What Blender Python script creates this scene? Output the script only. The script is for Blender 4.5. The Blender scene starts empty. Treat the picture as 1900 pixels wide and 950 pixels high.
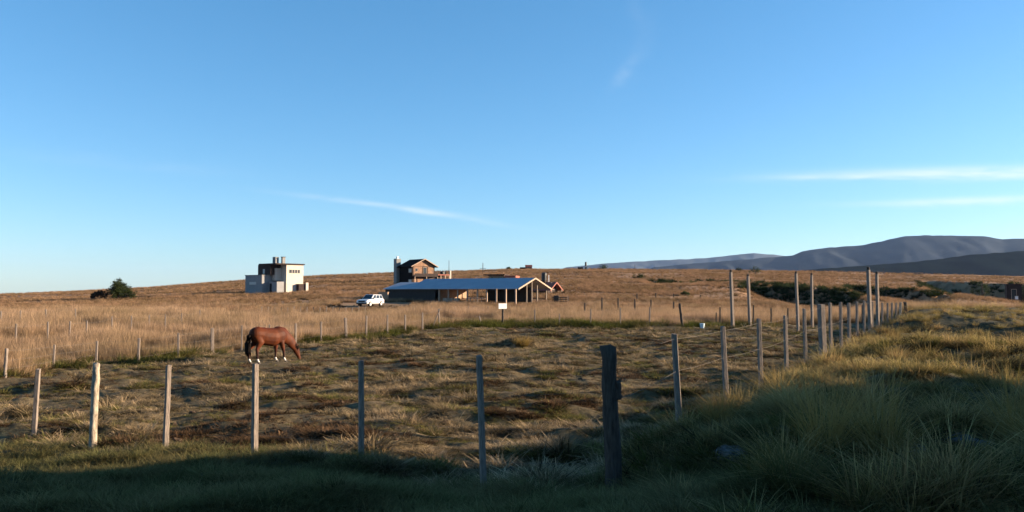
import bpy, bmesh, math, random
import numpy as np
from mathutils import Vector, Matrix
R = math.radians
random.seed(7); rng = np.random.default_rng(7)
SC = bpy.context.scene
COL = SC.collection

# ------------------------------------------------------------------ camera, sky, sun, exposure
F = 1463.0            # focal length in photo pixels (photo 1900 x 950)
CAMZ = 2.7
PITCH = math.atan(65.0 / F)
cam_d = bpy.data.cameras.new("camera"); cam = bpy.data.objects.new("camera", cam_d); COL.objects.link(cam)
cam_d.sensor_width = 36; cam_d.lens = 36 * F / 1900; cam_d.clip_start = 0.1; cam_d.clip_end = 40000
cam.location = (0, 0, CAMZ); cam.rotation_euler = (R(90) + PITCH, 0, 0)
SC.camera = cam

SUN_EL, SUN_AZ = 12.5, 8.0          # azimuth measured from +X towards +Y
SKYT = (.88, 1.03, 1.10, 1); CLOUDC = (3.6, 3.8, 3.85, 1)
w = bpy.data.worlds.new("World"); SC.world = w; w.use_nodes = True
nt = w.node_tree; N = nt.nodes; L = nt.links
bg = N["Background"]
sky = N.new("ShaderNodeTexSky"); sky.sky_type = 'NISHITA'; sky.sun_disc = False
sky.sun_elevation = R(SUN_EL); sky.sun_rotation = R(90 - SUN_AZ)
sky.altitude = 900; sky.air_density = 1.0; sky.dust_density = 0.35; sky.ozone_density = 1.6
bg.inputs[1].default_value = 0.082
tc = N.new("ShaderNodeTexCoord"); sep = N.new("ShaderNodeSeparateXYZ"); L.new(tc.outputs["Generated"], sep.inputs[0])

def wm(op, a, b=None, c=None, clamp=False):
    m = N.new("ShaderNodeMath"); m.operation = op; m.use_clamp = clamp
    for i, v in enumerate((a, b, c)):
        if v is None: continue
        if isinstance(v, (int, float)): m.inputs[i].default_value = v
        else: L.new(v, m.inputs[i])
    return m.outputs[0]
yy = wm('MAXIMUM', sep.outputs[1], 0.02)
U = wm('DIVIDE', sep.outputs[0], yy); V = wm('DIVIDE', sep.outputs[2], yy)
comb = N.new("ShaderNodeCombineXYZ"); L.new(wm('MULTIPLY', U, 7.0), comb.inputs[0]); L.new(wm('MULTIPLY', V, 40.0), comb.inputs[1])
nz = N.new("ShaderNodeTexNoise"); nz.inputs["Scale"].default_value = 1.0; nz.inputs["Detail"].default_value = 8; nz.inputs["Distortion"].default_value = 0.6
L.new(comb.outputs[0], nz.inputs["Vector"])
combb = N.new("ShaderNodeCombineXYZ"); L.new(wm('MULTIPLY', U, 22.0), combb.inputs[0]); L.new(wm('MULTIPLY', V, 30.0), combb.inputs[1])
nzb = N.new("ShaderNodeTexNoise"); nzb.inputs["Scale"].default_value = 1.0; nzb.inputs["Detail"].default_value = 6; L.new(combb.outputs[0], nzb.inputs["Vector"])
def cirrus(px, py, length, thick, slope, amp, noise=nz, lo=0.35):
    u0 = (px - 950) / F; v0 = (540 - py) / F; a = length / F; b = thick / F
    du = wm('SUBTRACT', U, u0); dv = wm('SUBTRACT', V, v0)
    dv = wm('SUBTRACT', dv, wm('MULTIPLY', du, slope))
    dv = wm('ADD', dv, wm('MULTIPLY', wm('SUBTRACT', noise.outputs[0], 0.5), b * 1.5))
    e = wm('ADD', wm('POWER', wm('ABSOLUTE', wm('DIVIDE', du, a)), 2.0), wm('POWER', wm('ABSOLUTE', wm('DIVIDE', dv, b)), 2.0))
    g = wm('POWER', 2.718, wm('MULTIPLY', e, -1.0))
    n = wm('MULTIPLY', wm('SUBTRACT', noise.outputs[0], lo), 3.0, clamp=True)
    return wm('MULTIPLY', wm('MULTIPLY', g, n), amp)
tot = cirrus(1850, 318, 290, 11, 0.02, .72, nz, .24)
for args in ((1890, 370, 220, 7, 0.025, 0.72, nz, .24), (1560, 328, 150, 5, 0.0, 0.3), (690, 378, 140, 5, -0.12, 0.36, nz, .28), (830, 400, 110, 5, -0.16, 0.26, nz, .28),
             (200, 296, 200, 12, -0.1, 0.07)):
    tot = wm('ADD', tot, cirrus(*args))
for args in ((1192, 85, 26, 36, 1.6, 0.055, nzb, 0.35), (1160, 130, 20, 14, 0.9, 0.2, nzb, 0.3), (1185, 20, 16, 40, -1.2, 0.04, nzb, 0.35)):
    tot = wm('ADD', tot, cirrus(*args))
mixc = N.new("ShaderNodeMix"); mixc.data_type = 'RGBA'
skm = N.new("ShaderNodeMix"); skm.data_type = 'RGBA'; skm.blend_type = 'MULTIPLY'; skm.inputs[0].default_value = 1.0
sc_ = N.new("ShaderNodeSeparateColor"); L.new(sky.outputs[0], sc_.inputs[0]); gm = N.new("ShaderNodeCombineColor")
for i_, (a_, g_) in enumerate(((.417, 1.11), (.725, .845), (.951, .81))): L.new(wm('MULTIPLY', wm('POWER', sc_.outputs[i_], g_), a_), gm.inputs[i_])
L.new(gm.outputs[0], skm.inputs[6]); skm.inputs[7].default_value = SKYT
L.new(tot, mixc.inputs[0]); L.new(skm.outputs[2], mixc.inputs[6]); mixc.inputs[7].default_value = CLOUDC
L.new(mixc.outputs[2], bg.inputs[0])

sd = bpy.data.lights.new("sun", 'SUN'); sd.energy = 5.0; sd.angle = R(0.55); sd.color = (1.0, 0.79, 0.56)
sun = bpy.data.objects.new("sun", sd); COL.objects.link(sun)
sdir = Vector((math.cos(R(SUN_AZ)) * math.cos(R(SUN_EL)), math.sin(R(SUN_AZ)) * math.cos(R(SUN_EL)), math.sin(R(SUN_EL))))
sun.rotation_euler = (-sdir).to_track_quat('-Z', 'Y').to_euler(); sun.location = (60, 10, 40)
SC.view_settings.view_transform = 'Standard'; SC.view_settings.look = 'None'
SC.view_settings.exposure = 1.84; SC.view_settings.gamma = 1.0

# ------------------------------------------------------------------ helpers
def sstep(a, b, x):
    t = np.clip((x - a) / (b - a), 0, 1); return t * t * (3 - 2 * t)
def _h(ix, iy, s):
    n = (ix.astype(np.int64) * 374761393 + iy.astype(np.int64) * 668265263 + s * 974711) & 0xffffffff
    n = ((n ^ (n >> 13)) * 1274126177) & 0xffffffff
    n = n ^ (n >> 16)
    return (n & 0xffff) / 65535.0
def vnoise(x, y, s=0):
    ix = np.floor(x); iy = np.floor(y); fx = x - ix; fy = y - iy
    fx = fx * fx * (3 - 2 * fx); fy = fy * fy * (3 - 2 * fy)
    a = _h(ix, iy, s); b = _h(ix + 1, iy, s); c = _h(ix, iy + 1, s); d = _h(ix + 1, iy + 1, s)
    return (a * (1 - fx) + b * fx) * (1 - fy) + (c * (1 - fx) + d * fx) * fy - 0.5
def fbm(x, y, sc, s=0, o=3):
    r = 0; a = 1.0
    for i in range(o):
        r = r + a * vnoise(x / sc + 17.3 * i, y / sc - 9.1 * i, s + i); sc *= 0.5; a *= 0.5
    return r

# front/right fence line, as Y = LF(X); everything below it is the roadside
FLX = np.array([-60, -20, -9.0, -7.0, -5.6, -3.85, -2.15, -0.4, 1.1, 2.7, 4.1, 5.3, 7.2, 8.9, 10.0, 25.5, 45, 90])
FLY = np.array([46, 21.5, 14.9, 13.3, 12.9, 11.8, 11.25, 9.4, 9.2, 13.1, 15.2, 17.0, 20.5, 24.0, 25.4, 54.0, 95, 200])
LF = lambda X: np.interp(X, FLX, FLY)
# back fence line (photo px, base row) -> world
BP = [(12, 700), (101, 684), (180, 675), (258, 672), (331, 667), (394, 659), (449, 652), (548, 639), (596, 636), (642, 630), (680, 626), (719, 624),
      (752, 620), (784, 614), (816, 610), (895, 607), (934, 606), (993, 606), (1096, 608), (1151, 607), (1205, 606), (1262, 608), (1336, 606), (1400, 605), (1660, 601)]
BY = np.array([CAMZ * F / (b - 540) for a, b in BP]); BX = np.array([(a - 950) / F for a, b in BP]) * BY
BYf = lambda X: np.interp(X, np.concatenate(([-60], BX)), np.concatenate(([10.0], BY)))

SKX = np.array([-400, 0, 200, 450, 600, 850, 950, 1100, 1200, 1300, 1500, 1620, 1800, 1900, 2300])
SKY = np.array([556, 547, 538, 520, 511.5, 503.5, 499.5, 498, 499, 500.5, 504, 507, 510, 512, 516])

def gully(px, Y, edge_px, edge_Y, depth_px, depth, Ln, s, Ls=8.0):
    Yb = np.interp(px, edge_px, edge_Y) + 9 * fbm(px, Y * 0 + s, 45, s, 3) 
    D = np.interp(px, depth_px, depth)
    near = np.clip((Y - (Yb - Ln)) / Ln, 0, 1) ** 1.3
    far = 1 - sstep(0, 1, (Y - Yb) / Ls)
    return -D * np.where(Y < Yb, near, far)

def ground_z(X, Y):
    X = np.asarray(X, float); Y = np.asarray(Y, float)
    r = np.hypot(X, Y)
    Ys = np.maximum(Y, 0.35 * r + 0.01)
    px = np.clip(950 + F * X / Ys, -400, 2300)
    rr = np.where(Y > 0, Y, 0.35 * r)
    rr = np.maximum(rr, 0.5 * r)
    zs = CAMZ + (540 - np.interp(px, SKX, SKY)) / F * 420
    t = (rr - 100) / 320
    rise = np.where(t < 1, np.maximum(t, 0) * sstep(-0.02, 0.12, t), 1.0)
    z = zs * rise
    # beyond the crest the land falls away to a plain
    fall = sstep(420, 3200, rr)
    z = z * (1 - fall) - 60 * fall - 0.004 * np.clip(rr - 420, 0, 400)
    amp = sstep(110, 200, rr) * (1 - 0.75 * sstep(380, 470, rr))
    z = z + amp * (1.5 * fbm(X, Y, 60, 3, 4)) + sstep(420, 900, rr) * 6 * fbm(X, Y, 300, 9, 3)
    # gullies on the right
    g = gully(px, Y, [1190, 1300], [222, 205], [1195, 1225, 1265, 1300], [0, 2.8, 2.6, 0], 40, 11)
    g = g + gully(px, Y, [1290, 1500], [240, 205], [1285, 1340, 1400, 1470, 1510], [0, 3.6, 5.0, 3.4, 0], 46, 22)
    g = g + gully(px, Y, [1370, 1600], [172, 146], [1370, 1420, 1500, 1560, 1610], [0, 3.4, 4.6, 3.8, 0], 46, 33)
    g = g + gully(px, Y, [1570, 1760], [196, 160], [1565, 1610, 1680, 1730, 1775], [0, 3.6, 5.6, 4.0, 0], 52, 44)
    g = g + gully(px, Y, [1720, 2000], [262, 200], [1700, 1780, 1900, 2100], [0, 5.5, 9.5, 10.5], 105, 55)
    z = z + g * (Y > 0)
    # roadside bank right and near
    d = (LF(X) - Y) * 0.75
    A = np.interp(X, [-14, -9, -3, 1, 6], [0.1, 0.15, 0.5, 1.0, 1.1]) * (1 - sstep(62, 85, Y))
    z = z + A * sstep(-3.2, 4.2, d)
    out = sstep(0, 4, d)
    z = z + out * (0.40 * np.exp(-((Y - 50) / 9.0) ** 2) * sstep(14, 26, X) - 1.0 * np.exp(-((Y - 33) / 5.0) ** 2) * sstep(9, 17, X) + 3.4 * np.exp(-((X - 31.5) / 5.0) ** 2 - ((Y - 34) / 3.4) ** 2))  # last bump: added hummock, unseen to the right, shades the hollow
    z = z + out * (1 - sstep(50, 90, Y)) * (0.42 * fbm(X, Y, 3.2, 31, 3) + 0.35 * fbm(X, Y, 8, 37, 2)) * sstep(0, 6, X + 2)
    # slight fall at the far left of the paddock
    z = z - 0.25 * sstep(-6, -14, X) * (1 - sstep(14, 30, Y)) * (Y > 0)
    # hummocks
    near = (1 - sstep(60, 110, r)) * (1 - .93*np.exp(-(((X + 9.0)/2.6)**2 + ((Y - 30.0)/2.6)**2)**2))
    z = z + near * (0.24 * fbm(X, Y * 1.3, 2.6, 51, 3) + 0.21 * fbm(X * .8, Y * 1.5, 0.85, 57, 4))
    # added hill, unseen to the right, shaped to shade the foreground
    lim = 15.5 + 0.12 * (X - 24) + 1.6 * fbm(X, Y, 5, 71, 3)
    hill = sstep(15, 24, X + 0.25 * np.clip(Y, -60, 0) * 0) * sstep(0, 1, (lim - Y) / 1.6) * (1 - sstep(70, 110, X)) * sstep(-90, -60, Y)
    z = z + (7.5 + 2.0 * fbm(X, Y, 4, 77, 3)) * hill
    # old earth mound in the paddock
    z = z + 0.42 * np.exp(-(((X - 0.35) / 0.75) ** 2 + ((Y - 39.5) / 0.8) ** 2))
    return z
def gz(x, y): return float(ground_z(np.array([x]), np.array([y]))[0])
cp, sp = math.cos(PITCH), math.sin(PITCH)
def ray(px, py):
    a = (px - 950) / F; c = (475 - py) / F
    return Vector((a, cp - c * sp, sp + c * cp))
def at_depth(px, py, Y):
    d = ray(px, py); return Vector((0, 0, CAMZ)) + d * (Y / d.y)
def X_at(px, Y): return (px - 950) / F * Y / cp * 1.0
def on_ground(px, py):
    d = ray(px, py)
    ts = np.exp(np.linspace(math.log(3), math.log(900), 3000))
    h = CAMZ + d.z * ts - ground_z(d.x * ts, d.y * ts)
    i = int(np.argmax(h < 0)) if (h < 0).any() else len(ts) - 1
    t = ts[i]; return Vector((d.x * t, d.y * t, gz(d.x * t, d.y * t)))

def tag(o, label=None, cat=None, group=None, kind=None):
    if label: o['label'] = label
    if cat: o['category'] = cat
    if group: o['group'] = group
    if kind: o['kind'] = kind
    return o
def thing(name, label, cat, loc=(0, 0, 0), rz=0.0, group=None):
    o = bpy.data.objects.new(name, None); COL.objects.link(o); o.empty_display_size = 0.3
    o.location = loc; o.rotation_euler = (0, 0, rz); return tag(o, label, cat, group)
def link_mesh(name, verts, faces, mat=None, parent=None, smooth=False):
    me = bpy.data.meshes.new(name); me.from_pydata([tuple(v) for v in verts], [], faces); me.update()
    if smooth: me.polygons.foreach_set('use_smooth', [True] * len(me.polygons))
    if mat: me.materials.append(mat)
    o = bpy.data.objects.new(name, me); COL.objects.link(o)
    if parent: o.parent = parent
    return o
class MB:
    def __init__(s): s.v = []; s.f = []
    def box(s, x0, x1, y0, y1, z0, z1, M=None):
        b = len(s.v)
        for x, y, z in ((x0, y0, z0), (x1, y0, z0), (x1, y1, z0), (x0, y1, z0), (x0, y0, z1), (x1, y0, z1), (x1, y1, z1), (x0, y1, z1)):
            p = Vector((x, y, z)); s.v.append(M @ p if M else p)
        s.f += [(b, b+3, b+2, b+1), (b+4, b+5, b+6, b+7), (b, b+1, b+5, b+4), (b+1, b+2, b+6, b+5), (b+2, b+3, b+7, b+6), (b+3, b, b+4, b+7)]; return s
    def prism(s, pts, a0, a1, axis='y'):      # pts (p,q) polygon; extruded along axis
        b = len(s.v); n = len(pts)
        for a in (a0, a1):
            for p, q in pts:
                s.v.append(Vector((p, a, q)) if axis == 'y' else Vector((a, p, q)) if axis == 'x' else Vector((p, q, a)))
        s.f.append(tuple(range(b, b + n))); s.f.append(tuple(range(b + 2*n - 1, b + n - 1, -1)))
        for i in range(n): j = (i + 1) % n; s.f.append((b+i, b+n+i, b+n+j, b+j))
        return s
    def tube(s, path, rad, n=8, cap=True):
        b0 = len(s.v); path = [Vector(p) for p in path]
        for i, p in enumerate(path):
            t = (path[min(i+1, len(path)-1)] - path[max(i-1, 0)]).normalized()
            a = t.orthogonal().normalized() if abs(t.z) < .95 else Vector((1, 0, 0)); a = (a - t * a.dot(t)).normalized(); c = t.cross(a)
            r = rad[i] if isinstance(rad, (list, tuple)) else rad
            for k in range(n):
                an = 2*math.pi*k/n; s.v.append(p + (a*math.cos(an) + c*math.sin(an)) * r)
        for i in range(len(path)-1):
            for k in range(n):
                q = b0 + i*n; s.f.append((q+k, q+(k+1) % n, q+n+(k+1) % n, q+n+k))
        if cap: s.f.append(tuple(range(b0+n-1, b0-1, -1))); s.f.append(tuple(range(b0+(len(path)-1)*n, b0+len(path)*n)))
        return s
    def build(s, name, mat, parent=None, smooth=False, bevel=0):
        o = link_mesh(name, s.v, s.f, mat, parent, smooth)
        bm = bmesh.new(); bm.from_mesh(o.data); bmesh.ops.recalc_face_normals(bm, faces=bm.faces)
        if bevel: bmesh.ops.bevel(bm, geom=bm.edges[:], offset=bevel, segments=1, affect='EDGES')
        bm.to_mesh(o.data); bm.free(); return o
def box(name, mat, parent, x0, x1, y0, y1, z0, z1, bevel=0): return MB().box(x0, x1, y0, y1, z0, z1).build(name, mat, parent, bevel=bevel)

# ------------------------------------------------------------------ materials
def mat(name, col, rough=0.85, spec=0.3, var=0.0, scale=5.0, metal=0.0, col2=None, bump=0.0, stretch=(1, 1, 1)):
    m = bpy.data.materials.new(name); m.use_nodes = True; n = m.node_tree.nodes; l = m.node_tree.links
    p = n["Principled BSDF"]; p.inputs["Roughness"].default_value = rough; p.inputs["Metallic"].default_value = metal
    p.inputs["Specular IOR Level"].default_value = spec
    c2 = col2 if col2 else tuple(c * (1 - var) for c in col)
    if var or col2:
        t = n.new("ShaderNodeTexCoord"); mp = n.new("ShaderNodeMapping"); mp.inputs["Scale"].default_value = stretch
        nn = n.new("ShaderNodeTexNoise"); nn.inputs["Scale"].default_value = scale; nn.inputs["Detail"].default_value = 8; nn.inputs["Roughness"].default_value = .65
        l.new(t.outputs["Object"], mp.inputs[0]); l.new(mp.outputs[0], nn.inputs["Vector"])
        cr = n.new("ShaderNodeValToRGB"); cr.color_ramp.elements[0].position = .35; cr.color_ramp.elements[1].position = .65
        cr.color_ramp.elements[0].color = (*c2, 1); cr.color_ramp.elements[1].color = (*col, 1)
        l.new(nn.outputs[0], cr.inputs[0]); l.new(cr.outputs[0], p.inputs["Base Color"])
        if bump:
            b = n.new("ShaderNodeBump"); b.inputs["Strength"].default_value = bump; b.inputs["Distance"].default_value = .02
            l.new(nn.outputs[0], b.inputs["Height"]); l.new(b.outputs[0], p.inputs["Normal"])
    else: p.inputs["Base Color"].default_value = (*col, 1)
    return m
M_wood = mat("weathered_wood", (.25, .20, .165), .9, .2, col2=(.12, .098, .08), scale=9, bump=.6, stretch=(6, 6, .7))
M_wood_d = mat("dark_old_wood", (.085, .068, .055), .95, .15, col2=(.035, .028, .024), scale=8, bump=.9, stretch=(5, 5, .6))
M_pale_log = mat("pale_bark_log", (.40, .34, .26), .9, .2, col2=(.12, .09, .065), scale=6, bump=.8, stretch=(3, 3, 1))
M_wire = mat("fence_wire", (.15, .13, .115), .8, .2, metal=.2)
M_plaster = mat("grey_plaster", (.23, .225, .225), .9, .2, col2=(.19, .19, .19), scale=.8)
M_plaster_w = mat("white_plaster", (.46, .41, .35), .9, .2, col2=(.40, .35, .30), scale=1.2)
M_darkbrown = mat("dark_brown_cladding", (.035, .022, .019), .8, .2, var=.35, scale=2)
M_black = mat("black_plank_wall", (.006, .005, .005), .95, .05, var=.4, scale=2, stretch=(1, 1, 6))
M_orangewood = mat("orange_wood_wall", (.15, .092, .066), .85, .2, col2=(.30, .17, .10), scale=2)
M_redroof = mat("red_sheet_roof", (.30, .09, .06), .7, .3, var=.3, scale=2)
M_glass = mat("dark_window_glass", (.02, .025, .03), .12, .6)
M_curtain = mat("pale_window_blind", (.45, .42, .38), .6, .3)
M_bluroof = mat("galvanised_sheet_roof", (.30, .32, .36), .55, .5, metal=.35, col2=(.25, .27, .31), scale=.6)
M_barnwall = mat("shed_board_wall", (.045, .04, .038), .9, .2, var=.35, scale=3, stretch=(4, 4, .5))
M_sandwall = mat("sandy_brick_wall", (.34, .22, .15), .9, .2, col2=(.25, .165, .11), scale=3)
M_trim = mat("pale_wood_trim", (.40, .29, .22), .85, .2, var=.2, scale=4)
M_concrete = mat("grey_concrete", (.22, .215, .21), .9, .2, var=.25, scale=2)
M_metal_w = mat("white_metal_flue", (.75, .75, .75), .4, .5)
M_tank = mat("black_plastic_tank", (.02, .02, .02), .5, .4)
M_white = mat("white_painted_board", (.75, .74, .72), .7, .3, col2=(.62, .61, .59), scale=5)
M_rock = mat("lichen_rock", (.15, .155, .16), .95, .2, col2=(.04, .04, .038), scale=7, bump=1.0)
M_horse = None

def mat_nodes(name):
    m = bpy.data.materials.new(name); m.use_nodes = True
    return m, m.node_tree.nodes, m.node_tree.links, m.node_tree.nodes["Principled BSDF"]
def ramp(n, pts):
    cr = n.new("ShaderNodeValToRGB"); e = cr.color_ramp.elements
    while len(e) < len(pts): e.new(.5)
    for i, (p, c) in enumerate(pts): e[i].position = p; e[i].color = (*c, 1)
    return cr

# grass: colour along the blade (attribute 'hgt') from root to tip, varied by plant
def grass_mat(name, root, mid, tip, alt, patch=6.0, transl=.3, vmin=.5):
    m = bpy.data.materials.new(name); m.use_nodes = True; n = m.node_tree.nodes; l = m.node_tree.links
    n.remove(n["Principled BSDF"]); out = n["Material Output"]
    a = n.new("ShaderNodeAttribute"); a.attribute_name = "hgt"
    KA = .66; root, mid, tip, alt = [tuple(KA*q for q in c_) for c_ in (root, mid, tip, alt)]; cr = ramp(n, [(0, root), (.45, mid), (1, tip)]); l.new(a.outputs["Fac"], cr.inputs[0])
    oi = n.new("ShaderNodeObjectInfo")
    g = n.new("ShaderNodeNewGeometry"); nn = n.new("ShaderNodeTexNoise"); nn.inputs["Scale"].default_value = 1.0 / patch; nn.inputs["Detail"].default_value = 3
    l.new(g.outputs["Position"], nn.inputs["Vector"])
    m1 = n.new("ShaderNodeMath"); m1.operation = 'MULTIPLY_ADD'; l.new(nn.outputs[0], m1.inputs[0]); m1.inputs[1].default_value = 3.0; m1.inputs[2].default_value = -1.5
    m2 = n.new("ShaderNodeMath"); m2.operation = 'ADD'; m2.use_clamp = True; l.new(m1.outputs[0], m2.inputs[0])
    m3 = n.new("ShaderNodeMath"); m3.operation = 'MULTIPLY'; l.new(oi.outputs["Random"], m3.inputs[0]); m3.inputs[1].default_value = .9; l.new(m3.outputs[0], m2.inputs[1])
    mx = n.new("ShaderNodeMix"); mx.data_type = 'RGBA'; l.new(m2.outputs[0], mx.inputs[0]); l.new(cr.outputs[0], mx.inputs[6]); 
    mm = n.new("ShaderNodeMix"); mm.data_type = 'RGBA'; mm.inputs[0].default_value = .75; l.new(cr.outputs[0], mm.inputs[6]); mm.inputs[7].default_value = (*alt, 1)
    l.new(mm.outputs[2], mx.inputs[7])
    hs = n.new("ShaderNodeHueSaturation"); l.new(mx.outputs[2], hs.inputs["Color"])
    mr = n.new("ShaderNodeMapRange"); mr.inputs[3].default_value = vmin; mr.inputs[4].default_value = 1.2
    fr = n.new("ShaderNodeMath"); fr.operation = 'FRACT'; q = n.new("ShaderNodeMath"); q.operation = 'MULTIPLY'; q.inputs[1].default_value = 17.37
    l.new(oi.outputs["Random"], q.inputs[0]); l.new(q.outputs[0], fr.inputs[0]); l.new(fr.outputs[0], mr.inputs[0]); l.new(mr.outputs[0], hs.inputs["Value"])
    d = n.new("ShaderNodeBsdfDiffuse"); t = n.new("ShaderNodeBsdfTranslucent"); mxs = n.new("ShaderNodeMixShader"); mxs.inputs[0].default_value = transl
    l.new(hs.outputs[0], d.inputs[0]); l.new(hs.outputs[0], t.inputs[0]); l.new(d.outputs[0], mxs.inputs[1]); l.new(t.outputs[0], mxs.inputs[2]); l.new(mxs.outputs[0], out.inputs[0])
    return m
G_tawny = grass_mat("tawny_grass", (.17, .12, .05), (.50, .325, .19), (.72, .48, .31), (.42, .30, .16), 9, .35)
G_hill = grass_mat("hill_grass", (.18, .11, .055), (.50, .29, .16), (.64, .40, .24), (.22, .15, .07), 11, .3, .4)
G_short = grass_mat("paddock_turf", (.14, .11, .05), (.58, .43, .24), (1.05, .74, .44), (.11, .09, .045), .7, .3, .25)
G_green = grass_mat("green_grass", (.055, .06, .022), (.16, .17, .06), (.32, .30, .12), (.34, .26, .12), .9, .3, .35)
G_weed = grass_mat("green_weeds", (.05, .065, .015), (.11, .13, .025), (.19, .19, .05), (.20, .16, .06), 4, .35, .45)
G_bank = grass_mat("bank_grass", (.085, .08, .02), (.31, .26, .08), (.88, .68, .30), (.46, .28, .13), 1.0, .4, .35)

# ground material
def make_ground_mat():
    m, n, l, p = mat_nodes("ground_soil_and_grass")
    p.inputs["Roughness"].default_value = .97; p.inputs["Specular IOR Level"].default_value = .1
    g = n.new("ShaderNodeNewGeometry")
    def noise(sc, det=6, st=(1, 1, 1), rough=.6):
        mp = n.new("ShaderNodeMapping"); mp.inputs["Scale"].default_value = st; l.new(g.outputs["Position"], mp.inputs[0])
        q = n.new("ShaderNodeTexNoise"); q.inputs["Scale"].default_value = sc; q.inputs["Detail"].default_value = det; q.inputs["Roughness"].default_value = rough
        l.new(mp.outputs[0], q.inputs["Vector"]); return q.outputs[0]
    def attr(nm):
        a = n.new("ShaderNodeAttribute"); a.attribute_name = nm; return a.outputs["Fac"]
    def mix(f, a, b):
        x = n.new("ShaderNodeMix"); x.data_type = 'RGBA'; l.new(f, x.inputs[0]); l.new(a, x.inputs[6]); l.new(b, x.inputs[7]); return x.outputs[2]
    n1 = noise(.9, 10, (1, 1, 1), .7); n2 = noise(5, 8); n3 = noise(.09, 8, (1, 2.2, 1), .65)
    pad = ramp(n, [(.32, (.045, .034, .022)), (.45, (.12, .09, .05)), (.55, (.24, .17, .095)), (.68, (.36, .25, .14))]); l.new(n1, pad.inputs[0])
    padg = ramp(n, [(.35, (.04, .036, .02)), (.6, (.20, .155, .08))]); l.new(n2, padg.inputs[0])
    hill = ramp(n, [(.30, (.13, .085, .045)), (.45, (.34, .20, .11)), (.6, (.46, .27, .15)), (.75, (.52, .34, .2))]); l.new(n3, hill.inputs[0])
    green = ramp(n, [(.35, (.045, .05, .035)), (.65, (.13, .14, .09))]); l.new(n2, green.inputs[0])
    bnk = ramp(n, [(.35, (.05, .045, .025)), (.65, (.15, .125, .065))]); l.new(n2, bnk.inputs[0])
    c = mix(n2, pad.outputs[0], padg.outputs[0])
    for rp in (pad, padg, hill, green, bnk):
        for e_ in rp.color_ramp.elements: e_.color = (*[.66*q for q in e_.color[:3]], 1)
    c = mix(attr("bank"), c, bnk.outputs[0]); c = mix(attr("green"), c, green.outputs[0]); c = mix(attr("hill"), c, hill.outputs[0])
    l.new(c, p.inputs["Base Color"])
    b = n.new("ShaderNodeBump"); b.inputs["Strength"].default_value = .9; b.inputs["Distance"].default_value = .08
    l.new(noise(3.5, 10, (1, 1, 1), .7), b.inputs["Height"]); l.new(b.outputs[0], p.inputs["Normal"])
    return m

# ------------------------------------------------------------------ terrain sheet
def build_ground():
    front = np.radians(np.concatenate((np.arange(-48, 48.01, .16), np.arange(48.8, 92, .8)))); side = np.radians(np.concatenate((np.arange(94, 310.6, 3.0), [311])))
    th = np.concatenate((front, side)); nT = len(th)
    rs = [0.6]
    while rs[-1] < 90: rs.append(rs[-1] * 1.0065 + .004)
    while rs[-1] < 500: rs.append(rs[-1] * 1.009)
    while rs[-1] < 14000: rs.append(rs[-1] * 1.05)
    r = np.array(rs); nR = len(r)
    T, RR = np.meshgrid(th, r); X = np.sin(T) * RR; Y = np.cos(T) * RR; Z = ground_z(X, Y)
    co = np.stack((X, Y, Z), -1).reshape(-1, 3)
    i = np.arange(nR - 1)[:, None]; j = np.arange(nT)[None, :]; j2 = (j + 1) % nT
    q = np.stack((i * nT + j, i * nT + j2, (i + 1) * nT + j2, (i + 1) * nT + j), -1).reshape(-1, 4)[:, ::-1]
    c0 = len(co); co = np.vstack((co, [[0, 0, gz(0.01, 0.01)]]))
    me = bpy.data.meshes.new("ground"); me.vertices.add(len(co)); me.vertices.foreach_set('co', co.ravel())
    nq = len(q); tri = np.stack((np.full(nT, c0), (np.arange(nT) + 1) % nT, np.arange(nT)), -1)
    me.loops.add(nq * 4 + nT * 3); me.loops.foreach_set('vertex_index', np.concatenate((q.ravel(), tri.ravel())))
    me.polygons.add(nq + nT)
    me.polygons.foreach_set('loop_start', np.concatenate((np.arange(nq) * 4, nq * 4 + np.arange(nT) * 3)))
    me.polygons.foreach_set('use_smooth', np.ones(nq + nT, bool)); me.update(); me.validate()
    x, y = co[:, 0], co[:, 1]; d = LF(x) - y; b = BYf(x) - y
    def at(nm, v):
        a = me.attributes.new(nm, 'FLOAT', 'POINT'); a.data.foreach_set('value', v.astype(np.float32))
    nn = fbm(x, y, 2.5, 91, 2)
    ppx = 950 + F * x / np.maximum(y, 1); strip = sstep(86, 89, y) * (1 - sstep(110, 114, y)) * sstep(400, 430, ppx) * (1 - sstep(720, 740, ppx))
    at("hill", (sstep(0, 3, -b + nn * 2) * (1 - sstep(0, 3, d)) + sstep(60, 90, y) * sstep(0, 3, d)) * (.45 + .55 * sstep(110, 140, y)) * (1 - strip))
    green = sstep(-.5, 1.0, d + nn) * (1 - sstep(3, 6, x)) 
    at("green", np.clip(green * (y < 40), 0, 1)); at("bank", sstep(-1, 1, d + nn) * sstep(1, 4, x) * (y < 90))
    if len(me.polygons) and me.polygons[0].normal.z < 0: me.flip_normals()
    me.materials.append(make_ground_mat())
    o = bpy.data.objects.new("ground", me); COL.objects.link(o); tag(o, kind='structure', label='rolling dry grassland ground with a grazed paddock'); return o
build_ground()

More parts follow.
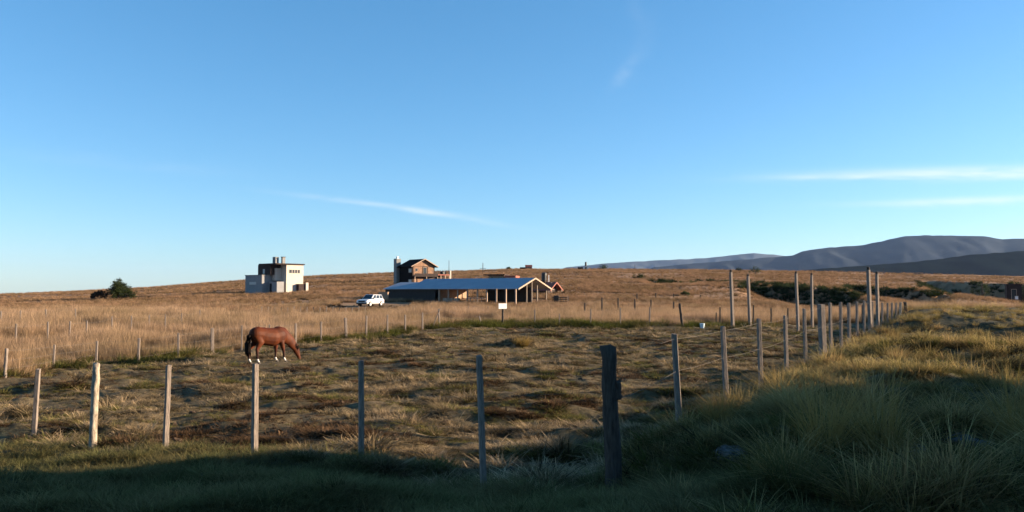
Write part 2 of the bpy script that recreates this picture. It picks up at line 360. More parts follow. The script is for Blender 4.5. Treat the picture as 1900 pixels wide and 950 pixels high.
# ------------------------------------------------------------------ mountains
def mountain(name, label, prof, dist, depth, m, seed, rough=.05, base=-80):
    pxs = [p for p, _ in prof]; n1 = 240; n2 = 50
    v = []; f = []
    us = np.linspace(pxs[0], pxs[-1], n1)
    for i, u in enumerate(us):
        top = np.interp(u, pxs, [q for _, q in prof])
        for k in range(n2):
            t = k / (n2 - 1) * 2 - 1
            Y = dist + t * depth
            X = (u - 950) / F * Y
            H = (540 - top) / F * dist + CAMZ - base
            prf = max(0, 1 - abs(t) ** 1.5)
            rid = fbm(np.array([X / dist * 30 + 50]), np.array([t * 3 + 7]), 1.0, seed, 4)[0]
            z = base + H * prf * (1 - (abs(rid) * .28) * (1 - prf ** 3)) + H * rough * .25 * fbm(np.array([X / dist * 90]), np.array([t * 9.]), 1, seed + 5, 3)[0]
            v.append((X, Y, z))
    for i in range(n1 - 1):
        for k in range(n2 - 1): a = i * n2 + k; f.append((a, a + n2, a + n2 + 1, a + 1))
    o = link_mesh(name, v, f, m, smooth=True); tag(o, kind='structure', label=label); return o
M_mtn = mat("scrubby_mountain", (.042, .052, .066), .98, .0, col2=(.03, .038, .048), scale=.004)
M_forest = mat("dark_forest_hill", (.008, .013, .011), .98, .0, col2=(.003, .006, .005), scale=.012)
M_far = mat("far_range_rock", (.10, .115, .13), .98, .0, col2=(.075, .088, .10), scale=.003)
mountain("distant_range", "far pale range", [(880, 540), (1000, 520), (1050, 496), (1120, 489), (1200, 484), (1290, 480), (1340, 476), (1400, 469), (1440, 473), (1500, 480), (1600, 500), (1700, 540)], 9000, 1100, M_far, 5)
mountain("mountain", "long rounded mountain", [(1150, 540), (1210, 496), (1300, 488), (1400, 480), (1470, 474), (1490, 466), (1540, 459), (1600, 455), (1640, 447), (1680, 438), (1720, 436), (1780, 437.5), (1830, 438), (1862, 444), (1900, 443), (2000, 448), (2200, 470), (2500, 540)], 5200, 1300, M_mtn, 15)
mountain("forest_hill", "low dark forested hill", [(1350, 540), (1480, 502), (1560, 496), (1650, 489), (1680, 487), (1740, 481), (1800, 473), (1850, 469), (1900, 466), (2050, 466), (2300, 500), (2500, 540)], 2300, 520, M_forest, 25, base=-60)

# ------------------------------------------------------------------ haze
hz = MB().box(-7000, 9000, -2500, 14500, -90, 440).build("haze", None)
hm = bpy.data.materials.new("haze_air"); hm.use_nodes = True; hn = hm.node_tree.nodes; hn.remove(hn["Principled BSDF"])
pv = hn.new("ShaderNodeVolumePrincipled"); pv.inputs["Color"].default_value = (.40, .60, 1, 1); pv.inputs["Density"].default_value = 2.1e-5; pv.inputs["Anisotropy"].default_value = 0.1
hm.node_tree.links.new(pv.outputs[0], hn["Material Output"].inputs["Volume"]); hz.data.materials.append(hm)
tag(hz, 'thin pale blue haze over the far mountains', kind='stuff')

# ------------------------------------------------------------------ buildings
def walls_win(parent, face, pos, a0, a1, z0, z1, frame=M_trim, glass=M_glass, t=.06, mull=0):
    """window on a wall: face 'y' = plane y=pos (facing -y), 'x' = plane x=pos (facing +x)"""
    if face == 'y': fr = MB().box(a0 - .08, a1 + .08, pos - t, pos + .05, z0 - .08, z1 + .08).build("window", frame, parent); g = (a0, a1, pos - t - .02, pos - t + .01, z0, z1)
    else: fr = MB().box(pos - .05, pos + t, a0 - .08, a1 + .08, z0 - .08, z1 + .08).build("window", frame, parent); g = (pos + t - .01, pos + t + .02, a0, a1, z0, z1)
    MB().box(*g).build("pane", glass, fr)
    for k in range(mull):
        q = a0 + (a1 - a0) * (k + 1) / (mull + 1)
        if face == 'x': MB().box(pos + t + .02, pos + t + .05, q - .06, q + .06, z0, z1).build("mullion", frame, fr)
        else: MB().box(q - .06, q + .06, pos - t - .05, pos - t - .02, z0, z1).build("mullion", frame, fr)
    return fr

# modern house: local x = right and towards the camera, local y = right and away
Yh = 186.0; p0 = at_depth(455, 538, Yh)
wh = thing("modern_house", "pale cubic two-storey house with a dark brown upper floor, alone on the left slope", "house", (p0.x, p0.y, gz(p0.x + 4, Yh) - .1), R(-40))
k = 1.1
box("garage_wall", M_plaster, wh, 0, 6.3*k, 0, 9*k, -1, 3.75*k)
MB().box(-.1, 6.3*k + .1, -.1, 9*k, 3.75*k, 3.9*k).build("parapet", M_concrete, wh)
box("upper_wall", M_darkbrown, wh, 2.4*k, 7.2*k, 1.5*k, 8*k, 3.9*k + .003, 6.05*k)
MB().box(2.9*k, 9.6*k, 1.3*k, 8.3*k, 6.05*k, 6.3*k).build("roof", M_darkbrown, wh)
box("main_wall", M_plaster_w, wh, 7.2*k + .003, 9.3*k, 3.9*k, 8.1*k, -1, 6.045*k)
box("stair_wall", M_plaster_w, wh, 6.3*k + .1, 7.6*k, 2.4*k, 3.9*k - .003, 2.7*k, 5.3*k)
box("porch_wall", M_plaster, wh, 6.3*k + .1, 9.5*k, 1.5*k, 3.2*k, -1, 2.45*k)
box("porch", M_darkbrown, wh, 9.3*k + .003, 10.2*k, 6.4*k, 8.6*k, -1, 2.0*k)
box("porch_pier", M_plaster_w, wh, 10.2*k + .003, 10.5*k, 8.0*k, 8.6*k, -1, 2.3*k)
walls_win(wh, 'y', 0, 1.7*k, 4.1*k, 1.9*k, 2.35*k, frame=M_plaster_w, glass=M_curtain)
walls_win(wh, 'x', 9.3*k, 4.6*k, 7.2*k, 4.3*k, 5.0*k, frame=M_plaster_w, mull=3)
walls_win(wh, 'y', 1.5*k, 4.4*k, 5.0*k, 4.2*k, 5.1*k, frame=M_concrete, glass=M_curtain)
walls_win(wh, 'y', 1.5*k, 7.0*k, 7.6*k, 0.1, 2.0*k, frame=M_darkbrown)
c1 = box("chimney", M_concrete, wh, 5.2*k, 6.3*k, 3.2*k, 4.0*k, 6.3*k, 7.75*k)
c2 = box("chimney", M_concrete, wh, 6.6*k, 7.1*k, 4.4*k, 5.1*k, 6.3*k, 7.7*k)
MB().box(6.5*k, 7.2*k, 4.3*k, 5.2*k, 7.7*k, 7.8*k).build("cap", M_darkbrown, c2)

# dark wooden house: x along the ridge towards the gable (right, towards camera); y = right and away
Yd = 205.0; p0 = at_depth(738, 530, Yd)
dh = thing("wooden_house", "tall black timber house with orange gable and pale chimney behind the long shed", "house", (p0.x, p0.y + 3, gz(p0.x + 3, Yd + 2) - .3), R(-50))
hw = 6.9; ln = 6.2
box("wall", M_black, dh, 0, ln, 0, hw, -2, 5.2)
MB().prism([(0, 5.2), (hw, 5.2), (hw / 2, 6.9)], ln - .25, ln + .02, 'x').build("gable", M_orangewood, dh)
MB().prism([(0, 5.2), (hw, 5.2), (hw / 2, 6.9)], 0, .25, 'x').build("gable", M_black, dh)
rf = MB()
sl = math.atan2(1.7, hw / 2)
rf.prism([(-.6, 4.93), (hw / 2, 6.92), (hw / 2, 7.14), (-.7, 5.1)], -.4, ln + .7, 'x'); rf.prism([(hw + .6, 4.93), (hw / 2, 6.92), (hw / 2, 7.14), (hw + .7, 5.1)], -.4, ln + .7, 'x')
ro = rf.build("roof", M_black, dh)
MB().prism([(-.72, 4.95), (hw / 2, 6.97), (hw / 2, 7.2), (-.8, 5.15)], ln + .703, ln + .80, 'x').prism([(hw + .72, 4.95), (hw / 2, 6.97), (hw / 2, 7.2), (hw + .8, 5.15)], ln + .703, ln + .80, 'x').build("barge_board", M_trim, ro)
box("facade", M_darkbrown, dh, ln + .003, ln + .06, .003, hw - .003, -1.5, 5.2)  # dark sheet stands for the shade of overhang and balcony
box("facade", M_orangewood, dh, ln + .063, ln + .12, .3, 3.0, 3.0, 5.1)  # this and the next two panels: sunlit patches put in as orange
box("facade", M_orangewood, dh, ln + .063, ln + .12, 4.7, 6.5, 3.0, 5.0)
box("facade", M_orangewood, dh, ln + .063, ln + .12, .5, 3.2, -.2, 2.1)
bal = box("balcony", M_darkbrown, dh, ln + .003, ln + 1.5, -.2, hw + .1, 2.45, 2.62)
box("railing", M_darkbrown, bal, ln + 1.42, ln + 1.5, -.2, hw + .1, 2.622, 3.3)
for yq in (-.1, hw / 2, hw): box("post", M_trim, dh, ln + 1.38, ln + 1.5, yq - .08, yq + .08, -1.5, 2.447)
walls_win(dh, 'x', ln + .12, 3.3, 4.3, 3.1, 4.9); walls_win(dh, 'x', ln + .12, .9, 1.5, 3.9, 4.6); walls_win(dh, 'x', ln + .12, 4.3, 6.2, -.6, 1.9)
walls_win(dh, 'y', 0, 4.6, 5.9, 3.6, 4.5, glass=M_curtain); walls_win(dh, 'y', 0, 4.6, 5.9, .6, 1.7, glass=M_curtain)
ch = box("chimney", M_concrete, dh, -1.9, -.5, -.6, .7, -2, 7.3); MB().tube([(-1.2, .05, 7.3), (-1.2, .05, 7.9)], .3, 10).build("flue", M_metal_w, ch)
# its side porch on the right
sp_ = box("side_roof", M_redroof, dh, 1.2, ln + .8, hw + .003, hw + 4.4, 2.9, 3.15)
for yq in (hw + 1.6, hw + 3.0, hw + 4.3): box("post", M_trim, dh, ln + .5, ln + .7, yq - .1, yq + .1, -1.5, 2.897)
box("side_wall", M_darkbrown, dh, 1.2, ln - 1.5, hw + .003, hw + 4.2, -1.5, 2.897); box("pillar", M_plaster_w, dh, ln + .2, ln + .7, hw + 4.5, hw + 4.9, -1.5, 4.2)
box("water_tank", M_tank, dh, ln - 1.2, ln, hw + 2.6, hw + 3.8, 3.153, 4.0, bevel=.1)

# the long shed: local x runs from the gable back to the left, local y = width, right and away
Yb_ = 121.0; p0 = at_depth(958, 572, Yb_)
th_ = math.pi - R(33)
bz = gz(p0.x, p0.y) - .05
LB = 21.5; WB = 9.0; EH = 2.62; RH = 4.15
ex = Vector((math.cos(th_), math.sin(th_), 0)); ey = Vector((math.sin(R(33)), math.cos(R(33)), 0))
bn = thing("long_shed", "long open-fronted shed with blue-grey sheet metal roof and timber posts beyond the paddock", "shed", (p0.x, p0.y, bz), 0)
bn.matrix_world = Matrix(((ex.x, ey.x, 0, p0.x), (ex.y, ey.y, 0, p0.y), (0, 0, 1, bz), (0, 0, 0, 1))) if False else Matrix.Translation((p0.x, p0.y, bz)) @ Matrix.Rotation(-R(33), 4, 'Z')
# frame: local +x = towards the gable (right/near), so the shed spans x from -LB to 0
def roofpair(parent, x0, x1, w, eh, rh, m, over=.5, t=.09, trim=None, y0=0):
    b = MB(); c = y0 + w / 2; s = (rh - eh) / (w / 2)
    b.prism([(y0 - over, eh - s*over), (c, rh), (c, rh + t), (y0 - over, eh - s*over + t)], x0, x1, 'x')
    b.prism([(y0 + w + over, eh - s*over), (c, rh), (c, rh + t), (y0 + w + over, eh - s*over + t)], x0, x1, 'x')
    o = b.build("roof", m, parent)
    if trim:
        MB().prism([(y0 - over - .03, eh - s*over - .12), (c, rh - .12), (c, rh + t + .03), (y0 - over - .03, eh - s*over + t + .03)], x1 + .003, x1 + .08, 'x').prism(
            [(y0 + w + over + .03, eh - s*over - .12), (c, rh - .12), (c, rh + t + .03), (y0 + w + over + .03, eh - s*over + t + .03)], x1 + .003, x1 + .08, 'x').build("barge_board", trim, o)
    return o
r1 = roofpair(bn, -LB, .7, WB, EH, RH, M_bluroof, trim=M_trim)
r2 = roofpair(bn, -LB - 5.6, -LB - .003, WB * .9, EH - .05, RH - .55, M_bluroof, y0=.25)
for x in [-.1, -1.9, -3.7, -5.5, -7.3, -9.3, -11.2, -13.1, -15.0]:
    box("post", M_trim, bn, x - .09, x + .09, -.09, .09, -.3, EH - .03)
for x in [-1.6, -4.7, -7.7, -10.8, -13.7, -17]:
    box("post", M_wood_d, bn, x - .07, x + .07, WB - .1, WB + .06, -.3, EH - .03)
for y, h in ((WB * .33, EH + .9), (WB * .5, RH - .13), (WB * .68, EH + .8), (WB, EH)): box("post", M_wood, bn, -.08, .08, y - .08, y + .08, -.3, h - .04)
box("back_wall", M_barnwall, bn, -9.6, -.6, 5.6, 5.75, -.3, EH + .2)
box("partition", M_sandwall, bn, -15.9, -15.7, 1.2, WB - .3, -.3, EH - .03)
box("end_wall", M_barnwall, bn, -LB - 5.4, -16.0, .2, .35, -.3, EH - .05); box("end_wall", M_barnwall, bn, -LB - 5.4, -LB - 5.25, .353, WB - .6, -.3, EH - .05)
box("end_wall", M_barnwall, bn, -LB - 5.4, -16.0, WB - .8, WB - .65, -.3, EH - .05)
box("inner_wall", M_sandwall, bn, -2.2, -2.1, 5.9, 8.0, .6, EH)
box("ridge_beam", M_wood, bn, -LB + .1, .5, WB/2 - .08, WB/2 + .08, RH - .2, RH - .04)
for x in (-4.7, -9.3, -13.7): box("tie_beam", M_wood, bn, x - .06, x + .06, .1, WB - .1, EH - .2, EH - .06)
for i, x in enumerate((-12.2, -13.4, -14.5)):
    box("trough", M_trim, bn, x, x + .9, .3, .8, .25, 1.0)
fr_ = MB(); 
for x in np.arange(-9.0, -5.5, .7): fr_.box(x, x + .08, -.6, -.52, -.3, 1.2)
fr_.box(-9.2, -5.4, -.64, -.6, .9, 1.0).build("rail", M_wood, bn)

# low sandy wall between the car and the shed
q = at_depth(712, 570, 131); sw = thing("low_wall", "short sandy brick wall standing between the white car and the long shed", "wall", (q.x, q.y, gz(q.x, q.y)), R(-20))
box("wall", M_sandwall, sw, -.9, .8, -.15, .15, -.3, 1.45); box("coping", M_trim, sw, -.95, .85, -.2, .2, 1.453, 1.52)

# house with red roof and black tank behind the shed's gable
Yr = 150.0; q = at_depth(1003, 552, Yr)
rh = thing("red_roof_house", "house with dark red roof and black tank tower right behind the shed gable", "house", (q.x, q.y, gz(q.x, q.y)), R(-33))
rg = rh.location.z; top = at_depth(1000, 523, Yr).z - rg
box("wall", M_darkbrown, rh, -6, 1.5, 0, 3.9, -.8, top - 1.4)
roofpair(rh, -6.4, 2.4, 3.9, top - 1.35, top - .1, M_redroof, trim=M_redroof)
for y in (0, 3.9): box("porch_post", M_trim, rh, 2.3, 2.45, y - .07, y + .07, -.8, top - 1.4)
tt = at_depth(1015, 505, Yr).z - rg
tw = box("tank_tower", M_darkbrown, rh, -.9, .1, 1.5, 2.5, top - .9, tt - 1.5)
MB().tube([(-.4, 2.0, tt - 1.5), (-.4, 2.0, tt - .2), (-.4, 2.0, tt)], [.5, .5, .3], 14).build("water_tank", M_tank, tw, smooth=False)
MB().tube([(.45, 2.3, top - .5), (.45, 2.3, tt - .5)], .07, 8).build("flue", M_metal_w, rh)
walls_win(rh, 'x', 1.5, 1.5, 3.2, .8, 2.0)

# low flat-roofed house behind the shed
Yl = 216.0; q = at_depth(905, 522, Yl); lz = gz(q.x + 3, q.y)
lh = thing("low_house", "low flat dark-roofed house with a white end room peeking over the shed roof", "house", (q.x, q.y, lz), R(-12))
t1 = at_depth(915, 509, Yl).z - lz
box("wall", M_sandwall, lh, .3, 4.6, 0, 5, -2, t1 - .3); box("roof", M_darkbrown, lh, -1.0, 4.9, -.8, 5.4, t1 - .3, t1)
box("wall", M_white, lh, 4.9 + .003, 7.3, -.6, 4, -2, t1 - .95); box("end_roof", M_redroof, lh, 4.0 + .9 + .003, 8.0, -.9, 4.4, t1 - .947, t1 - .4)
walls_win(lh, 'y', 0, 2.9, 4.1, t1 - 1.6, t1 - .7); walls_win(lh, 'y', 0, .9, 1.6, t1 - 1.8, t1 - .8)

# far skyline buildings
def far_house(name, label, px, ybase, ytop, wpx, Y, wm, rm, rz=0, gable=True, tank=False, dark_part=False):
    q = at_depth(px, ybase, Y); g = gz(q.x, q.y); b = min(g, q.z) - g - .3
    s = Y / F; wd = wpx * s; h = at_depth(px, ytop, Y).z - g
    o = thing(name, label, "house", (q.x, q.y, g), rz)
    hw_ = h if not tank else h - .55 * (h - b) * .6
    box("wall", wm, o, -wd/2, wd/2, -wd*.3, wd*.3, b - 1, hw_ * .62)
    if gable: MB().prism([(-wd*.36, hw_*.60), (wd*.36, hw_*.60), (0, hw_)], -wd*.55, wd*.55, 'x').build("roof", rm, o)
    else: box("roof", rm, o, -wd*.54, wd*.54, -wd*.34, wd*.34, hw_*.62 + .003, hw_*.62 + .25)
    if dark_part: box("shed", M_black, o, -wd*1.35, -wd/2 - .003, -wd*.2, wd*.2, b - 1, hw_ * .5)
    if tank: MB().tube([(0, 0, hw_*.55), (0, 0, h - .1), (0, 0, h)], [wd*.16, wd*.16, wd*.09], 10).build("water_tank", M_tank, o)
    walls_win(o, 'y', -wd*.3, -wd*.18, wd*.12, hw_*.15, hw_*.5)
    return o
far_house("far_house", "small far house with a pinkish red roof on the skyline above the long shed", 981, 500, 491.5, 12, 405, M_redroof, M_redroof, dark_part=True)
far_house("far_house", "small white far house with a black tank on top at the ridge", 1087, 499, 486, 11, 405, M_white, M_white, gable=False, tank=True, dark_part=True)
far_house("far_ruin", "tiny pale roofless building on the far crest below the forested hill", 1704, 510, 504.5, 13, 400, M_sandwall, M_sandwall, gable=False)
o = far_house("brick_house", "dark brick house with one lit pale window at the far right edge", 1880, 532, 505, 24, 165, M_darkbrown, M_darkbrown, rz=R(-20), gable=False)
walls_win(o, 'y', -.81 - .05, .1, .6, 1.6, 2.2, glass=M_white)

# ------------------------------------------------------------------ poles, signs
def pole(name, label, cat, px, ybase, ytop, Y, r, cross=None):
    q = at_depth(px, ybase, Y); g = gz(q.x, q.y); t = at_depth(px, ytop, Y).z - g
    o = thing(name, label, cat, (q.x, q.y, g))
    MB().tube([(0, 0, -.3), (0, 0, t)], [r, r * .75], 8).build("shaft", M_wood_d, o)
    if cross: MB().box(-cross, cross, -.08, .08, t * .5 - .07, t * .5 + .07).build("crossarm", M_wood_d, o)
    return o
pole("utility_pole", "dark utility pole with one wide crossarm left of the low house on the slope", "pole", 896, 507, 488, 330, .16, 1.3)
pole("lattice_mast", "thin faint mast on the skyline just right of the black timber house", "mast", 833, 504, 483, 400, .14)
pole("far_pole", "tiny dark pole on the crest right of the white far house", "pole", 1178, 500, 491, 400, .12)
pole("far_pole", "tiny pale pole on the far crest right of the two tallest fence timbers", "pole", 1640, 508, 497, 400, .12)

# ------------------------------------------------------------------ vegetation things
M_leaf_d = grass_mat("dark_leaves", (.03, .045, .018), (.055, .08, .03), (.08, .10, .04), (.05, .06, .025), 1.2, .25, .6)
M_leaf_b = grass_mat("brown_leaves", (.04, .03, .02), (.06, .045, .025), (.08, .06, .03), (.04, .035, .02), 1.2, .2, .6)
M_bark = mat("grey_brown_bark", (.12, .09, .07), .95, .1, var=.4, scale=10)
def tree(name, label, cat, loc, h, wd, lm, lobes, leaf=.22, nleaf=2600, seed=1, trunk=.25, group=None):
    rr = random.Random(seed); o = thing(name, label, cat, loc, group=group)
    b = MB(); b.tube([(0, 0, -.3), (.03*h, 0, h*.2), (0, .02*h, h*.45), (.02*h, 0, h*.75)], [.045*h, .035*h, .024*h, .01*h], 8)
    cl = []
    for cx, cy, cz, cr in lobes:
        c = Vector((cx*wd, cy*wd, cz*h)); cl.append((c, cr*wd))
        b.tube([(0, 0, h*trunk*.6), tuple(c*.55 + Vector((0, 0, h*.12))), tuple(c)], [.02*h, .013*h, .005*h], 6)
    b.build("trunk", M_bark, o)
    v = []; f = []; hg = []
    tw = sum(r**2 for _, r in cl)
    for c, r in cl:
        n = int(nleaf * r*r / tw); subs = [c + Vector((rr.gauss(0, 1), rr.gauss(0, 1), rr.gauss(0, .8))).normalized() * r * rr.uniform(.45, 1.0) for _ in range(26)]
        for i in range(n):
            s = rr.choice(subs); p = s + Vector((rr.gauss(0, 1), rr.gauss(0, 1), rr.gauss(0, .8))) * r * .17
            if p.z < h*.06: continue
            a = Vector((rr.gauss(0, 1), rr.gauss(0, 1), rr.gauss(0, 1))).normalized(); e = a.orthogonal().normalized() * leaf * rr.uniform(.5, 1); a = a * leaf * rr.uniform(.5, 1)
            k_ = len(v); v += [p - a*.5, p + e*.35, p + a*.5, p - e*.35]; f.append((k_, k_+1, k_+2, k_+3)); hg += [rr.random()] * 4
    cr = link_mesh("crown", v, f, lm, o); at = cr.data.attributes.new("hgt", 'FLOAT', 'POINT'); at.data.foreach_set('value', hg)
    return o
def px_loc(px, py, Y):
    q = at_depth(px, py, Y); return (q.x, q.y, gz(q.x, q.y))
def hpx(px, ytop, Y):
    q = at_depth(px, ytop, Y); return q.z - gz(q.x, q.y)
Yt = 172
tree("shrub_tree", "dense green rounded tree alone on the left grass slope", "tree", px_loc(219, 557, Yt), hpx(219, 520, Yt), 3.4, M_leaf_d,
     [(.02, 0, .76, .42), (.05, .1, .66, .42), (-.30, 0, .36, .42), (.40, 0, .34, .42), (0, -.2, .40, .50), (.85, .1, .24, .30), (.15, .3, .5, .45)], seed=3, leaf=.3, nleaf=7000)
tree("bare_bush", "brownish sparse bush just left of the green rounded tree", "bush", px_loc(186, 557, Yt), hpx(186, 536, Yt), 2.0, M_leaf_b,
     [(0, 0, .62, .42), (.45, 0, .45, .4), (-.5, 0, .45, .4), (-.8, 0, .3, .3)], seed=8, leaf=.26, nleaf=3000)
for lab, px, yb, yt, Y, wd in (("dark round bush on the skyline right of the white far house", 1120, 499, 490, 400, 2.6),
        ("small dark bush on the skyline left of the pinkish far house", 944, 501, 494.5, 400, 1.3),
        ("dark leafy tree at the gully behind the second pair of tall timbers", 1480, 548, 530, 165, 1.7),
        ("rounded scrub tree on the crest between the first and second pair of tall timbers", 1401, 515, 494, 330, 2.6),
        ("small dark bush on the crest left of the rounded scrub tree", 1371, 505, 496.5, 380, 1.9),
        ("wide dark bush on the slope left of the brick house", 1822, 526, 508, 200, 2.6),
        ("tall dark shrub behind the brick house at the picture's right edge", 1899, 530, 508, 175, 1.7),
        ("grey green scrub bush on the slope left of the gullies", 1186, 525, 510, 250, 2.2),
        ("small bush growing on the orange slope above the leaning dark post", 1271, 550, 543, 140, .8)):
    tree("scrub_bush", lab, "bush", px_loc(px, yb, Y), max(.6, hpx(px, yt, Y)), wd, M_leaf_d, [(0, 0, .6, .55), (.5, 0, .5, .45), (-.55, .1, .45, .5), (.1, -.3, .4, .5)],
         seed=px, leaf=.28 if Y > 100 else .15, nleaf=1300)
# dark leaf strips beyond the modern house, added for road bank shade
def shade_hedge(name, label, pts, hgt, wdt, lm, leaf=.3, dens=26):
    rr = random.Random(len(pts)); o = thing(name, label, "shade_hedge", (*pts[0], gz(*pts[0]))); v = []; f = []; hg = []; O = Vector(o.location)
    for (xa, ya), (xb, yb) in zip(pts[:-1], pts[1:]):
        ln_ = math.hypot(xb-xa, yb-ya)
        for i in range(int(ln_ * dens)):
            t = rr.random(); x = xa + (xb-xa)*t + rr.gauss(0, wdt*.3); y = ya + (yb-ya)*t + rr.gauss(0, wdt*.3)
            hh = hgt * (.75 + .5*float(vnoise(np.array([x*.35]), np.array([y*.35]), 3)[0] + .5))
            p = Vector((x, y, gz(x, y) + rr.random()*hh)) - O
            a = Vector((rr.gauss(0, 1), rr.gauss(0, 1), rr.gauss(0, 1))).normalized(); e = a.orthogonal().normalized() * leaf; a = a*leaf
            k_ = len(v); v += [p-a*.5, p+e*.35, p+a*.5, p-e*.35]; f.append((k_, k_+1, k_+2, k_+3)); hg += [rr.random()]*4
    c = link_mesh("foliage", v, f, lm, o); at = c.data.attributes.new("hgt", 'FLOAT', 'POINT'); at.data.foreach_set('value', hg); return o
def hp(l): return [(at_depth(px, 500, Y).x, Y) for px, Y in l]
shade_hedge("shade_hedge", "long low strip of dark leaves put in for road bank shade between the cubic house and the black timber house", hp([(560, 236), (620, 240), (690, 238), (728, 232)]), .95, 1.4, M_leaf_b, dens=34)
shade_hedge("shade_hedge", "thin low leaf line put in for road bank shade on the slope between the green tree and the cubic house", hp([(245, 212), (340, 220), (450, 232)]), .45, 1.0, M_leaf_b, dens=16)
shade_hedge("shade_hedge", "thin low dark leaf line put in for track shade at the far left edge of the fields", hp([(-40, 205), (70, 208), (150, 216)]), .5, 1.0, M_leaf_b, dens=16)

# ------------------------------------------------------------------ fences
def post_mesh(name, m, parent, base, top, w, seed, rnd=False, spin=0.0, knots=0.0):
    """irregular timber from base to top (world vectors)"""
    rr = random.Random(seed); n = 12 if rnd else 8; rings = 12; v = []; f = []
    for i in range(rings + 1):
        t = i / rings; p = base.lerp(top, t); s = w * (.5 if rnd else .56) * (1 - .10 * t) * (1 + rr.gauss(0, .03 if rnd else .02))
        off = Vector((rr.gauss(0, 1), rr.gauss(0, 1), 0)) * w * (.03 if rnd else .012)
        for k_ in range(n):
            if rnd: a = 2*math.pi*k_/n; q = Vector((math.cos(a), math.sin(a), 0)) * s * (1 + rr.gauss(0, .045 + knots*.5))
            else:
                cx, cy = [(1, .78), (.78, 1), (-.78, 1), (-1, .78), (-1, -.78), (-.78, -1), (.78, -1), (1, -.78)][k_]
                q = Vector((cx, cy, 0)) * s * .9
            q = Matrix.Rotation(spin, 3, 'Z') @ q
            zz = (rr.uniform(-.02, .02) if i == rings else 0) * (1 if rnd else .5)
            v.append(p + q + off + Vector((0, 0, zz)))
    for i in range(rings):
        for k_ in range(n): a = i*n; f.append((a+k_, a+(k_+1) % n, a+n+(k_+1) % n, a+n+k_))
    v.append(top + Vector((0, 0, .012))); c = len(v) - 1
    for k_ in range(n): f.append((rings*n+k_, rings*n+(k_+1) % n, c))
    o = link_mesh(name, v, f, m, None, smooth=rnd)
    if parent:
        O = Vector(parent.location)
        for vv in o.data.vertices: vv.co -= O
        o.parent = parent
    return o
def fence(label, posts, wires, wr=.0035, group=None, name="wire_fence"):
    """posts: (px_base, px_top, y_top, depth, width, material, round, spin[, label])"""
    P = []
    for t in posts:
        pxb, pxt, yt, Y = t[:4]; b = at_depth(pxb, 600, Y); base = Vector((b.x, Y, gz(b.x, Y))); tp = at_depth(pxt, yt, Y); P.append((base, tp))
    o = thing(name, label, "fence", P[0][0])
    for i, t in enumerate(posts):
        base, tp = P[i]
        if t[4] > 0:
            ob = post_mesh("post", t[5], o, base - Vector((0, 0, .15)), tp, t[4], int(t[0]*7), t[6], t[7], .05 if t[6] else 0)
            if len(t) > 8: ob['label'] = t[8]
    for h in wires:
        pts = []
        for i in range(len(P) - 1):
            a = P[i][0].lerp(P[i][1], h); b = P[i+1][0].lerp(P[i+1][1], h)
            for k_ in range(4): t = k_/4; c = a.lerp(b, t); c.z -= .03 * (a-b).length * .25 * math.sin(math.pi*t); pts.append(c - P[0][0])
        pts.append(P[-1][0].lerp(P[-1][1], h) - P[0][0])
        MB().tube(pts, wr, 5, cap=False).build("wire", M_wire, o)
    return o
W, D, PL = M_wood, M_wood_d, M_pale_log
front = [(-40, -40, 690, 16.6, .075, W, False, .3), (68, 71, 685, 14.9, .078, W, False, .2), (176, 179, 675, 13.3, .125, PL, True, 0, "round pale bark-covered log post"),
         (311, 313, 678, 12.9, .078, W, False, .75), (476, 474, 676, 11.9, .082, W, False, .8), (673, 670, 670, 11.25, .078, W, False, .3), (899, 889, 660, 9.4, .068, W, False, .4),
         (1141, 1127, 642, 9.2, .20, D, True, 0, "thick dark gnarled corner post")]
right = [(1141, 1127, 642, 9.2, 0, D, True, 0), (1260, 1251, 620, 13.1, .09, W, False, .1), (1347, 1341, 606, 15.2, .085, W, False, .2), (1411, 1408, 592, 17.0, .085, W, False, .2),
         (1458, 1457, 586, 20.5, .09, W, False, .3), (1494, 1492, 573, 23.3, .085, W, False, .2), (1527, 1523, 565, 25.4, .2, W, False, .3, "thick square timber in the side fence"),
         (1541, 1540, 562, 27.5, .10, W, False, .3), (1560, 1560, 561, 31, .10, W, False, .2), (1575, 1575, 562, 34.5, .12, W, False, .2), (1590, 1590, 560, 38, .11, W, False, .2),
         (1603, 1603, 558, 42, .11, W, False, .2), (1618, 1618, 560, 45, .12, W, False, .2), (1637, 1637, 562, 49, .10, W, False, .2), (1647, 1647, 562, 51, .10, W, False, .2),
         (1655, 1655, 562, 53, .10, W, False, .2), (1663, 1663, 562, 55, .11, W, False, .2), (1671, 1671, 561, 57, .15, M_pale_log, False, .2), (1684, 1679, 560, 59, .26, D, True, 0, "leaning dark end post")]
fence("near paddock fence of grey square posts, one round log and a thick dark corner post", front, (.93, .7, .46, .22), .0013)
fence("side fence climbing the roadside bank on the right with pale sagging wires", right, (.95, .62, .17), .0018)
# knob on the corner post
cpst = [o for o in COL.objects if o.get('label') == "thick dark gnarled corner post"][0]
b = at_depth(1148, 722, 9.15)
kn = post_mesh("branch_stub", D, None, Vector((b.x, 9.16, b.z - .12)), Vector((b.x - .005, 9.17, b.z + .09)), .07, 5, True, 0, .15)
for vv in kn.data.vertices: vv.co -= Vector(cpst.parent.location)
kn.parent = cpst

